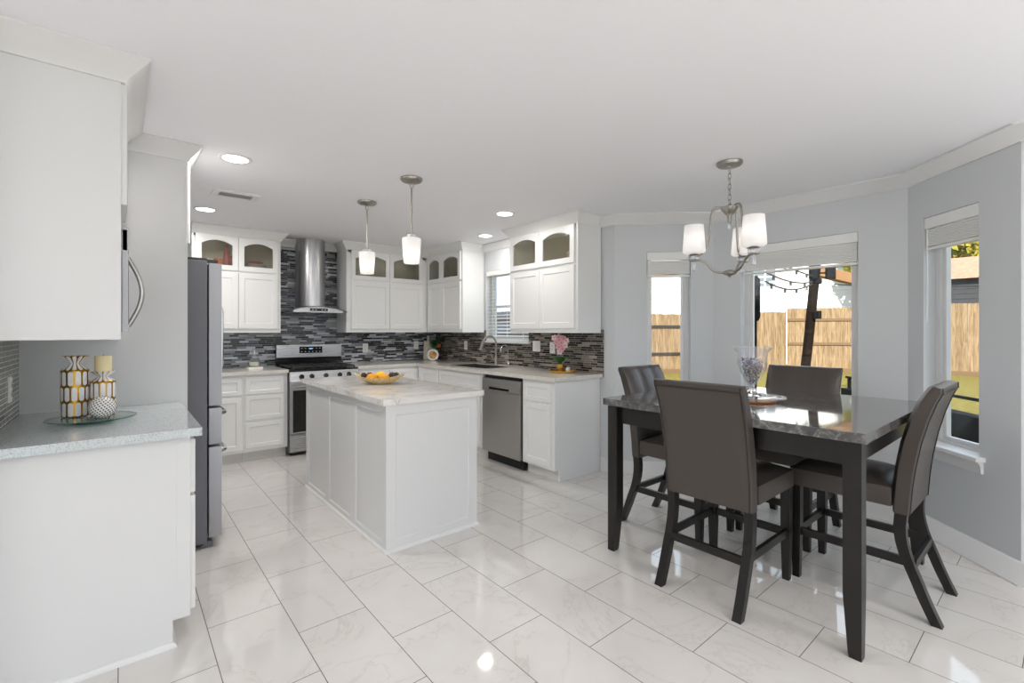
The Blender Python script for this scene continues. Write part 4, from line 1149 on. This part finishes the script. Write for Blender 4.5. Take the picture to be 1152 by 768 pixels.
# ------------------------------------------------------------------ orchid group by the switch
op_ = Vector((3.395, 3.275, 0.935))
r = thing('gold_tray', 'round gold tray under the pink orchid on the sink counter', 'tray', op_)
MB().lathe([(0.125, 0), (0.132, 0.004), (0.135, 0.020), (0.130, 0.021), (0.126, 0.008), (0.05, 0.007)], n=40).build('dish', M['gold'], r, smooth=40)
mb = MB()
for s_ in (-1, 1):
    mb.tube([(s_ * 0.130 * Rv.x + 0.03 * math.cos(a) * Fv.x, s_ * 0.130 * Rv.y + 0.03 * math.cos(a) * Fv.y, 0.018 + 0.024 * math.sin(a)) for a in [PI * k / 8 for k in range(9)]], 0.004, 8)
mb.build('handle', M['gold'], r, smooth=50)
r = thing('orchid', 'pink orchid in a small gold pot on the gold tray', 'plant', op_ + Vector((-0.02 * Rv.x, -0.02 * Rv.y, 0.0075)))
MB().lathe([(0.030, 0), (0.036, 0.004), (0.042, 0.075), (0.039, 0.076), (0.034, 0.060)], n=28).build('pot', M['gold'], r, smooth=40)
mb = MB()
def leaf_strip(mb, base, dirv, ln, w, droop, lift):
    d = Vector((dirv[0], dirv[1], 0)).normalized(); s_ = Vector((-d.y, d.x, 0))
    def fn(u, v):
        prof = math.sin(PI * min(1, u * 0.93 + 0.05)) ** 0.7
        c = Vector(base) + d * (ln * u) + Vector((0, 0, lift * u - droop * u * u))
        return c + s_ * ((v - 0.5) * w * prof) + Vector((0, 0, 0.25 * w * prof * abs(v - 0.5)))
    mb.grid(fn, 8, 4)
for k in range(6):
    a = k * 1.05 + 0.4
    leaf_strip(mb, (0, 0, 0.07), (math.cos(a), math.sin(a)), 0.115 + 0.025 * (k % 2), 0.062, 0.13, 0.19)
mb.build('leaf', M['leaf'], r, smooth=60)
st = []
for k in range(9):
    u = k / 8; st.append((0.045 * u * Rv.x * math.sin(u * 1.5), 0.045 * u * Rv.y * math.sin(u * 1.5), 0.06 + 0.29 * u))
MB().tube(st, 0.003, 6).tube([(p[0] - 0.03 * Rv.x * i_ / 8, p[1] - 0.03 * Rv.y * i_ / 8, p[2] * (0.98)) for i_, p in enumerate(st)], 0.003, 6).build('stem', mat('orchid_stem', srgb(86, 92, 48), 0.6), r)
ang0 = math.radians(-39.9)
blo = [(-0.060, 0.338), (-0.018, 0.345), (0.028, 0.332), (0.058, 0.308), (-0.044, 0.296), (0.004, 0.290), (0.046, 0.262), (-0.018, 0.246), (0.018, 0.228), (-0.006, 0.198)]
for k, (lx, z) in enumerate(blo):
    c = Vector((lx * Rv.x, lx * Rv.y, z)) - Vector((Fv.x, Fv.y, 0)) * (0.012 + 0.01 * (k % 3))
    mb = MB()
    for q in range(5):
        a = 2 * PI * q / 5 + 0.3 * k
        off = Vector((Rv.x, Rv.y, 0)) * math.cos(a) * 0.018 + Vector((0, 0, 1)) * math.sin(a) * 0.018
        mb.ball(c + off + Vector((Fv.x, Fv.y, 0)) * (0.004 * (q % 2)), 0.0165, (1.0, 0.22, 0.85), 2, rot=Matrix.Rotation(ang0 + 0.35 * (k % 3 - 1), 3, 'Z') @ Matrix.Rotation(-a, 3, 'Y'))
    b = mb.build('blossom', M['pink'] if k % 3 else M['pinkpale'], r, smooth=60)
    MB().ball(c - Vector((Fv.x, Fv.y, 0)) * 0.016, 0.0065, sub=1).build('throat', M['pinkdark'], b, smooth=60)
p = op_ + Vector((0.055 * Rv.x - 0.03 * Fv.x, 0.055 * Rv.y - 0.03 * Fv.y, 0.0075))
r = thing('small_jar', 'little white jar beside the orchid pot on the gold tray', 'jar', p)
MB().lathe([(0.018, 0), (0.020, 0.003), (0.020, 0.038), (0.014, 0.046)], n=20).build('body', M['china'], r, smooth=40)
MB().lathe([(0.0142, 0.046), (0.015, 0.048), (0.015, 0.058), (0.010, 0.060)], n=20).build('lid', M['chrome'], r, smooth=40)

# ------------------------------------------------------------------ corner group: cream board, plant, plate
r = thing('serving_board', 'cream serving board leaning upright in the counter corner', 'board', (3.392, 5.950, 0.935), ang)
xf = Matrix.Rotation(-0.10, 4, 'X')
mb = MB(); mb.box(-0.062, -0.009, 0.0, 0.062, 0.009, 0.27, 0.006, xf); mb.box(-0.016, -0.008, 0.268, 0.016, 0.008, 0.345, 0.005, xf)
mb.build('plank', M['board'], r, smooth=40)
r = thing('leafy_arrangement', 'green leafy arrangement with an orange bloom in front of the cream board', 'plant', (3.420, 5.795, 0.935))
MB().lathe([(0.030, 0), (0.040, 0.01), (0.045, 0.14), (0.041, 0.141), (0.035, 0.12)], n=24).build('pot', M['board'], r, smooth=40)
mb = MB()
for k in range(26):
    a = k * 2.4; leaf_strip(mb, (0, 0, 0.14 + 0.004 * k), (math.cos(a), math.sin(a)), 0.085 + 0.03 * random.random(), 0.046, 0.10, 0.08 + 0.12 * random.random())
mb.build('foliage', M['leaf'], r, smooth=60)
mb = MB(); c = Vector((0.065 * Rv.x - 0.05 * Fv.x, 0.065 * Rv.y - 0.05 * Fv.y, 0.205))
for q in range(8):
    a = 2 * PI * q / 8; mb.ball(c + Vector((Rv.x * math.cos(a) * 0.016, Rv.y * math.cos(a) * 0.016, math.sin(a) * 0.016)), 0.014, sub=1)
mb.build('bloom', mat('bloom_orange', srgb(206, 98, 48), 0.6), r, smooth=60)
r = thing('decorative_plate', 'small round plate painted with fruit standing in the counter corner', 'plate', (3.312, 5.670, 0.935), ang)
xf = Matrix.Translation((0, 0, 0.083)) @ Matrix.Rotation(PI / 2 - 0.14, 4, 'X')
MB().lathe([(0.04, -0.006), (0.082, 0.004), (0.080, 0.008), (0.055, 0.0), (0.02, -0.001)], n=40, xf=xf).build('disc', M['china'], r, smooth=40)
M['fruitpaint'] = mat('painted_fruit', srgb(190, 120, 60), 0.4)
t = NT(M['fruitpaint']); t.l(t.ramp(t.noise(t.obj(), 45, 2), [(0.35, srgb(150, 60, 44)), (0.5, srgb(214, 176, 90)), (0.62, srgb(110, 120, 60)), (0.75, srgb(200, 130, 80))], 'CONSTANT'), t.b.inputs['Base Color'])
MB().lathe([(0.054, 0.0008), (0.02, 0.0012)], n=36, xf=xf).build('painted_center', M['fruitpaint'], r)
mb = MB(); mb.tube([(-0.05, 0.045, 0.0), (-0.045, 0.0, 0.006), (-0.045, -0.03, 0.018)], 0.003, 6).tube([(0.05, 0.045, 0.0), (0.045, 0.0, 0.006), (0.045, -0.03, 0.018)], 0.003, 6)
mb.build('stand', M['gold'], r)

# ------------------------------------------------------------------ glass canister left of the range
r = thing('marble_coaster', 'square pale stone block under the glass canister left of the range', 'coaster', (1.12, 5.74, 0.935))
MB().box(-0.07, -0.07, 0, 0.07, 0.07, 0.022, 0.004).build('slab', M['island_top'], r)
MB().box(-0.071, -0.071, 0.0, 0.071, 0.071, 0.004).build('felt_base', M['board'], r)
r = thing('glass_canister', 'clear glass canister with a tall knobbed lid left of the range', 'canister', (1.12, 5.74, 0.9572))
MB().lathe([(0.045, 0), (0.055, 0.006), (0.060, 0.05), (0.050, 0.085), (0.040, 0.092)], n=28).build('jar', M['clear_glass'], r, smooth=40)
MB().lathe([(0.042, 0.0925), (0.046, 0.096), (0.030, 0.112), (0.012, 0.125), (0.008, 0.135), (0.018, 0.150), (0.012, 0.170), (0.006, 0.195)], n=24).build('lid', M['crystal_thin'], r, smooth=40)
MB().lathe([(0.040, 0.008), (0.048, 0.012), (0.050, 0.046), (0.040, 0.05)], n=24).build('contents', M['board'], r, smooth=40)
r = thing('spice_jar', 'small dark-lidded glass jar beside the stone block left of the range', 'jar', (1.255, 5.80, 0.935))
MB().lathe([(0.024, 0), (0.026, 0.003), (0.026, 0.055), (0.020, 0.062)], n=20).build('body', M['clear_glass'], r, smooth=40)
MB().lathe([(0.0215, 0.0622), (0.0225, 0.064), (0.0225, 0.082), (0.018, 0.083)], n=20).build('lid', M['blackplastic'], r, smooth=40)

# ------------------------------------------------------------------ things behind the cabinet glass
zsh = 2.0265
def ware(name, label, cat, x, y, prof, m, extra=None):
    o = MB().lathe(prof, n=24).build(name, M[m], loc=(x, y, zsh), smooth=40)
    return tag(o, label, cat)
ware('red_bottle', 'tall red bottle behind the glass of the left upper cabinet', 'bottle', 0.868, 5.81, [(0.028, 0), (0.030, 0.005), (0.030, 0.15), (0.014, 0.19), (0.013, 0.24), (0.010, 0.242)], 'red')
ware('red_canister', 'squat red canister beside the red bottle in the left upper cabinet', 'canister', 0.925, 5.89, [(0.036, 0), (0.038, 0.004), (0.038, 0.12), (0.020, 0.135), (0.008, 0.14)], 'red')
ware('orange_mug', 'orange mug behind the glass of the left upper cabinet', 'mug', 0.790, 5.79, [(0.034, 0), (0.038, 0.004), (0.040, 0.085), (0.036, 0.086), (0.034, 0.02)], 'orange_cup')
ware('teacup', 'white cup at the far left behind the glass of the left upper cabinet', 'cup', 0.690, 5.80, [(0.030, 0), (0.034, 0.004), (0.058, 0.075), (0.054, 0.076), (0.030, 0.014)], 'china')
for k in range(5):
    ware('china_plate', 'white plate, number %s from the bottom of the stack behind the left cabinet glass' % ('first', 'second', 'third', 'fourth', 'topmost')[k], 'plate', 1.145, 5.84, [(0.06, k * 0.011), (0.115, k * 0.011 + 0.010), (0.113, k * 0.011 + 0.013), (0.06, k * 0.011 + 0.004)], 'china')['group'] = 'stacked plates in the left upper cabinet'
ware('red_bowl', 'red bowl on the stacked plates in the left upper cabinet', 'bowl', 1.145, 5.84, [(0.04, 0.0575), (0.05, 0.0585), (0.092, 0.085), (0.090, 0.087), (0.05, 0.064)], 'red')
ware('dark_dish', 'dark low dish behind the glass of the cabinet right of the hood', 'dish', 2.93, 5.84, [(0.05, 0), (0.09, 0.018), (0.088, 0.021), (0.05, 0.006)], 'iron')
ware('brown_pot', 'small brown pot behind the glass of the corner cabinet', 'pot', 3.40, 5.22, [(0.03, 0), (0.045, 0.03), (0.035, 0.055), (0.03, 0.056)], 'iron')
M['pattern'] = mat('patterned_ceramic', srgb(150, 100, 80), 0.4)
t = NT(M['pattern']); v = t.n('ShaderNodeTexVoronoi'); v.inputs['Scale'].default_value = 60; t.l(t.obj(), v.inputs['Vector'])
t.l(t.ramp(v.outputs['Distance'], [(0.3, srgb(150, 84, 66)), (0.5, srgb(226, 214, 200))], 'CONSTANT'), t.b.inputs['Base Color'])
ware('patterned_vase', 'red and white patterned pot behind the glass of the cabinet nearest the dining table', 'pot', 3.40, 3.14, [(0.045, 0), (0.055, 0.005), (0.058, 0.11), (0.050, 0.115), (0.045, 0.09)], 'pattern')
ware('stemmed_glass', 'clear wine glass behind the glass of the cabinet nearest the dining table', 'glass', 3.40, 3.62, [(0.032, 0), (0.032, 0.003), (0.005, 0.008), (0.005, 0.075), (0.030, 0.10), (0.036, 0.14), (0.030, 0.18)], 'crystal_thin')

# ------------------------------------------------------------------ centerpiece on the table
cp_ = Vector((2.875, 1.215, TZ))
r = thing('cake_stand', 'scalloped crystal plate under the vase on the dining table', 'plate', cp_)
MB().lathe([(0.12, 0), (0.125, 0.003), (0.125, 0.010), (0.10, 0.0115)], n=40).build('wooden_base', M['amber'], r, smooth=40)
MB().lathe([(0.11, 0.012), (0.165, 0.018), (0.178, 0.028), (0.174, 0.032), (0.155, 0.024), (0.06, 0.020)], n=72, fn=lambda a, z: 1 + (0.022 * math.cos(18 * a) if z > 0.017 else 0)).build('scalloped_plate', M['crystal_thin'], r, smooth=30)
r = thing('crystal_vase', 'footed cut-crystal vase filled with potpourri at the center of the table', 'vase', cp_ + Vector((0, 0, 0.0335)))
cut = lambda a, z: 1 + 0.035 * abs(math.sin(9 * a + 18 * z)) - 0.01
MB().lathe([(0.010, 0.048), (0.020, 0.062), (0.045, 0.100), (0.068, 0.150), (0.078, 0.190), (0.076, 0.225), (0.082, 0.250), (0.108, 0.285), (0.105, 0.287), (0.078, 0.252), (0.071, 0.225), (0.073, 0.190), (0.063, 0.150), (0.040, 0.102), (0.014, 0.064)], n=72, fn=cut).build('bowl', M['crystal_thin'], r, smooth=25)
MB().lathe([(0.070, 0), (0.072, 0.004), (0.050, 0.014), (0.020, 0.026), (0.022, 0.036), (0.012, 0.048)], n=40, fn=lambda a, z: 1 + 0.04 * abs(math.sin(8 * a))).build('foot', M['crystal'], r, smooth=25)
rows = [('potpourri_purple', srgb(58, 44, 96)), ('potpourri_red', srgb(140, 34, 52)), ('potpourri_green', srgb(84, 132, 30)), ('potpourri_white', srgb(170, 172, 204))]
mbs = [MB() for _ in rows]
for k in range(330):
    z = 0.068 + 0.150 * random.random() ** 0.7
    rr = 0.028 + (z - 0.08) * 0.42 if z < 0.15 else 0.060
    rr = max(0.010, rr - 0.006) * math.sqrt(random.random())
    a = random.random() * 2 * PI
    which = random.choice((0, 0, 1, 3, 3, 2)) if not (0.09 < z < 0.16 and random.random() < 0.4) else random.choice((2, 1, 2))
    mbs[which].ball((rr * math.cos(a), rr * math.sin(a), z), 0.0068, (1, random.uniform(0.5, 1), random.uniform(0.5, 1)), 1)
pp = thing('potpourri', 'colorful potpourri filling the crystal vase', 'potpourri', cp_ + Vector((0, 0, 0.0335)))
pp['kind'] = 'stuff'
for (nm, c), q in zip(rows, mbs): q.build(nm.replace('potpourri_', '') + '_petals', mat(nm, c, 0.6), pp, smooth=60)

# ------------------------------------------------------------------ outdoors
GZ = -0.10
mb = MB(); mb.box(-30, -30, GZ - 0.3, 60, 60, GZ)
o = mb.build('lawn', M['grass']); struct(o, 'grass lawn of the yard')
mb = MB(); mb.box(-9, -9, GZ, 4.2, -4.16, GZ + 0.06).box(-9, -4.16, GZ, -4.16, 3, GZ + 0.06)  # unseen pale slab added outside the rear windows to bounce light in
struct(mb.build('bounce_slab', M['concrete']), 'unseen pale concrete slab added to bounce daylight indoors')
def fence(label, p0, p1, h, rails, mrail, group='cedar fence sections', seed=0, zr=(0.55, 1.25, 1.75), mboard=None):
    p0, p1 = Vector(p0), Vector(p1); d = p1 - p0; L = d.length
    r = thing('fence', label, 'fence', (p0.x, p0.y, GZ), math.atan2(d.y, d.x), group)
    rnd_ = random.Random(seed)
    mb = MB(); x = 0.0
    while x < L - 0.01:
        w_ = min(0.136, L - x)
        hh = h + rnd_.uniform(-0.012, 0.012)
        y_ = 0.003 * rnd_.random()
        mb.prism([(x, 0.03), (x + w_, 0.03), (x + w_, hh - 0.02), (x + w_ - 0.02, hh), (x + 0.02, hh), (x, hh - 0.02)], y_, y_ + 0.018, 'y')
        x += 0.14
    mb.build('boards', mboard or M['fence'], r)
    for z in zr if rails else ():
        MB().box(0, -0.04, z, L, -0.0005, z + 0.09).build('rail', mrail, r)
    MB().box(0, -0.02, 0.0, L, -0.001, 0.14).build('kickboard', M['rail_wood'], r)
    return r
fence('cedar fence section with dark rails seen through the narrow left bay window', (11.53, 10.23), (15.6, 8.2), 2.02, True, M['rail_dark'], seed=1, zr=(0.62, 1.55))
fence('plain cedar fence section left of the yard post in the center bay window', (15.62, 8.19), (18.3, 6.55), 2.12, False, M['rail_wood'], seed=2)
fence('cedar fence section with rails right of the yard post', (18.32, 6.53), (20.9, 3.0), 2.26, True, M['rail_wood'], seed=3, zr=(0.95, 1.80))
fence('plain cedar fence section seen through the right bay window', (20.92, 2.98), (21.0, -6.0), 2.34, False, M['rail_wood'], seed=4)
fence('dark blue-gray fence section outside the sink window', (2.0, 14.5), (11.5, 10.25), 2.05, True, M['rail_dark'], seed=5, mboard=M['fence_gray'])

# neighbour's white house
hp, hdir = Vector((14.6, 17.2)), math.atan2(-13.5, 11.0)
r = thing('neighbor_house', 'white clapboard house beyond the fence in the center bay window', 'house', (hp.x, hp.y, GZ), hdir)
mb = MB()
mb.box(0, 0.03, 0, 15, 8, 6.5)
for k in range(40): mb.prism([(0.03, k * 0.16), (0.0, k * 0.16), (0.022, k * 0.16 + 0.16), (0.03, k * 0.16 + 0.16)], 0, 15, 'x')
mb.build('siding', M['siding'], r)
mb = MB(); mb.prism([(-0.6, 6.4), (4.0, 9.0), (8.6, 6.4)], -0.3, 15.3, 'x'); mb.build('roof', M['roof'], r)
def house_window(x, z, w_, h_):
    f = MB().box(x, -0.03, z, x + w_, 0.02, z + h_).build('window', M['siding'], r)
    MB().box(x + 0.06, -0.036, z + 0.06, x + w_ - 0.06, -0.028, z + h_ - 0.06).build('pane', mat('house_pane', srgb(108, 120, 128), 0.1), f)
    mb = MB(); mb.box(x + w_ / 2 - 0.03, -0.045, z + 0.05, x + w_ / 2 + 0.03, -0.03, z + h_ - 0.05).box(x + 0.05, -0.045, z + h_ / 2 - 0.03, x + w_ - 0.05, -0.03, z + h_ / 2 + 0.03)
    mb.box(x + 0.05, -0.043, z + h_ * 0.25 - 0.02, x + w_ - 0.05, -0.03, z + h_ * 0.25 + 0.02)
    mb.build('muntin', M['siding'], f)
house_window(10.62, 3.33, 0.95, 0.95)
# gray shed and brown roof seen in the right bay window
r = thing('neighbor_shed', 'gray outbuilding with brown shingle roof in the right bay window', 'house', (24.5, -3.5, GZ), PI / 2 * 3 + PI)
r.rotation_euler.z = PI / 2
mb = MB(); mb.box(-4, -6, 0, 8, 0, 3.45)
for k in range(18): mb.prism([(0.0, k * 0.19), (0.02, k * 0.19), (0.004, k * 0.19 + 0.19), (0.0, k * 0.19 + 0.19)], -4, 8, 'x')
mb.build('siding', M['siding_gray'], r)
mb = MB(); mb.prism([(0.3, 3.42), (-3.2, 4.6), (-6.3, 3.42)], -4.3, 8.3, 'x'); mb.build('roof', M['roof'], r)
# trees
def tree(label, x, y, h, R_, n, seed):
    r = thing('tree', label, 'tree', (x, y, GZ), 0, 'yellow-green yard trees')
    rnd_ = random.Random(seed)
    mb = MB(); mb.tube([(0, 0, 0), (0.1, 0, h * 0.3), (0, 0.1, h * 0.65)], [0.28, 0.2, 0.1], 10)
    for k in range(7):
        a = k * 0.9; mb.tube([(0.05, 0, h * (0.3 + 0.04 * k)), (R_ * 0.5 * math.cos(a), R_ * 0.5 * math.sin(a), h * (0.5 + 0.05 * k))], [0.09, 0.03], 6)
    mb.build('trunk', M['bark'], r)
    mb = MB()
    for k in range(n):
        v_ = Vector((rnd_.gauss(0, 1), rnd_.gauss(0, 1), rnd_.gauss(0, 1))).normalized() * (rnd_.random() ** 0.4)
        c = Vector((v_.x * R_, v_.y * R_, h * 0.68 + v_.z * h * 0.36))
        q = rnd_.uniform(0.018, 0.045) * h
        nn = Vector((rnd_.gauss(0, 1), rnd_.gauss(0, 1), rnd_.gauss(0, 1))).normalized()
        u_ = nn.orthogonal().normalized(); w_ = nn.cross(u_)
        vs = [mb.bm.verts.new(c + u_ * q * e - w_ * q * f * 0.6 + nn * 0.2 * q * g) for e, f, g in ((-1, 0, 0), (0, -1, 1), (1, 0, 0), (0, 1, 1))]
        mb.bm.faces.new(vs)
    mb.build('crown', M['foliage'], r)
tree('yellow-green tree behind the gray outbuilding in the right bay window', 37.5, 3.85, 9.5, 4.2, 5200, 3)
tree('yellow-green tree at the upper right of the center bay window', 22.6, 4.6, 7.2, 1.3, 1200, 5)
# yard post with floodlights
post = Vector((9.39, 2.97))
r = thing('yard_post', 'dark leaning timber post in the yard outside the center bay window', 'post', (post.x, post.y, GZ))
dl = Vector((Rv.x, Rv.y, 0))
b0_, b1_ = Vector((0, 0, 0)) - dl * 0.18, Vector((0, 0, 2.64)) + dl * 0.10
mb = MB(); q = 0.055
mb.loft([[tuple(c + dl * a * q + Vector((Fv.x, Fv.y, 0)) * b * q) for a, b in ((-1, -1), (1, -1), (1, 1), (-1, 1))] for c in (b0_, (b0_ + b1_) * 0.5 + dl * 0.01, b1_)])
mb.build('timber', M['post'], r)
MB().box(-0.05, -0.05, 1.66, 0.05, 0.05, 1.80, 0.01, xf=Matrix.Translation(dl * 0.055 - Vector((Fv.x, Fv.y, 0)) * 0.11)).build('sensor_box', M['black_cloth'], r)
MB().lathe([(0.09, 2.28), (0.10, 2.30), (0.10, 2.36), (0.09, 2.38)], (dl.x * 0.09, dl.y * 0.09, 0), 16).build('bracket', M['screen'], r)
for k, off in enumerate((-0.035, 0.262)):
    p = Vector((post.x, post.y, GZ)) + dl * off + Vector((0, 0, 2.47)) - Vector((Fv.x, Fv.y, 0)) * 0.14
    f_ = thing('floodlight', 'square black floodlight on the %s of the yard post top' % ('left', 'right')[k], 'floodlight', p, ang + (0.15 if k == 0 else -0.1), 'floodlights on the yard post')
    MB().box(-0.08, -0.02, -0.115, 0.08, 0.02, 0.115, 0.006).build('housing', M['black_cloth'], f_)
    MB().box(-0.066, -0.024, -0.10, 0.066, -0.0195, 0.10).build('lens', M['screen'], f_)
    MB().box(-0.012, 0.018, -0.012, 0.012, 0.075, 0.012).box(*((0.0, 0.06, -0.012, 0.10, 0.10, 0.012) if k == 0 else (-0.17, 0.06, -0.012, 0.0, 0.10, 0.012))).build('arm', M['black_cloth'], f_)
# string lights
def strand(label, A, B, sag, nb):
    A, B = Vector(A), Vector(B)
    A = A + (B - A).normalized() * 0.30
    r = thing('string_lights', label, 'string lights', A, 0, 'string lights across the yard')
    f = lambda u: (B - A) * u - Vector((0, 0, 4 * sag * u * (1 - u)))
    MB().tube([f(k / 16) for k in range(17)], 0.013, 5).build('cable', M['blackplastic'], r)
    for k in range(nb):
        c = f((k + 0.6) / nb)
        b = MB().cyl(c, c - Vector((0, 0, 0.06)), 0.018, n=8).build('socket', M['blackplastic'], r)
        MB().lathe([(0.014, -0.055), (0.03, -0.09), (0.028, -0.12), (0.008, -0.135)], c, 10).build('bulb', M['crystal_thin'], b, smooth=60)
PT = Vector((post.x, post.y, GZ)) + dl * 0.09
strand('string lights from the yard post up to the left, highest strand', PT + Vector((0, 0, 2.40)), (6.3, 2.5, 2.32), 0.03, 4)
strand('string lights sagging lowest left of the yard post', PT + Vector((0, 0, 2.28)), (6.3, 2.5, 1.98), 0.10, 4)
strand('string lights in the middle left of the yard post', PT + Vector((0, 0, 2.30)), (6.3, 2.5, 2.10), 0.06, 3)
strand('string lights running right from the yard post past the right bay window', PT + Vector((0, 0, 2.26)), (8.6, -2.2, 1.98), 0.12, 9)
# patio beam, black object, bench
r = thing('patio_beam', 'tan wooden beam end high outside the center bay window', 'beam', (10.55, 3.05, 2.46), math.atan2(Rv.y, Rv.x))
MB().box(-0.3, -0.09, -0.09, 2.2, 0.09, 0.10, 0.01, xf=Matrix.Rotation(0.22, 4, 'Y')).build('timber', M['beam'], r)
MB().box(1.9, -0.08, -3.0, 2.06, 0.08, -0.40).build('support', M['post'], r)
r = thing('patio_soffit', 'tan wooden eave board high outside the narrow left bay window', 'beam', (8.06, 4.99, 2.475), math.atan2(Rv.y, Rv.x))
MB().box(-0.9, -0.1, -0.05, 0.9, 0.1, 0.12, 0.01, xf=Matrix.Rotation(-0.06, 4, 'Y')).build('timber', M['beam'], r)
MB().box(-0.9, -0.08, -2.56, -0.76, 0.08, -0.06).build('support', M['post'], r)
r = thing('furled_umbrella', 'tall black furled patio umbrella at the left edge of the center bay window', 'umbrella', (5.41, 2.25, GZ))
MB().lathe([(0.03, 1.56), (0.050, 1.60), (0.052, 1.95), (0.046, 2.02), (0.02, 2.06)], n=20, fn=lambda a, z: 1 - 0.08 * abs(math.sin(4 * a))).build('canopy', M['black_cloth'], r, smooth=40)
MB().cyl((0, 0, 0.05), (0, 0, 1.58), 0.014, n=10).build('pole', M['post'], r)
MB().lathe([(0.20, 0), (0.20, 0.05), (0.04, 0.08)], n=24).build('base', M['black_cloth'], r)
bA, bB = Vector((5.35, 0.27)), Vector((7.15, 1.85))
d = bB - bA; L = d.length
r = thing('patio_bench', 'black patio bench with a thin top rail outside the right bay window', 'bench', (bA.x, bA.y, GZ), math.atan2(d.y, d.x))
MB().box(0, -0.07, 0.05, L, 0.07, 0.72, 0.01).build('seat_box', M['black_cloth'], r)
MB().box(0, -0.015, 0.845, L, 0.015, 0.87).build('rail', M['black_cloth'], r)
for x in (0.06, L / 2, L - 0.06): MB().box(x - 0.015, -0.015, 0.70, x + 0.015, 0.015, 0.85).build('post', M['black_cloth'], r)
for x in (0.05, L - 0.05):
    for y in (-0.035, 0.035): MB().box(x - 0.03, y - 0.03, 0, x + 0.03, y + 0.03, 0.06).build('foot', M['black_cloth'], r)
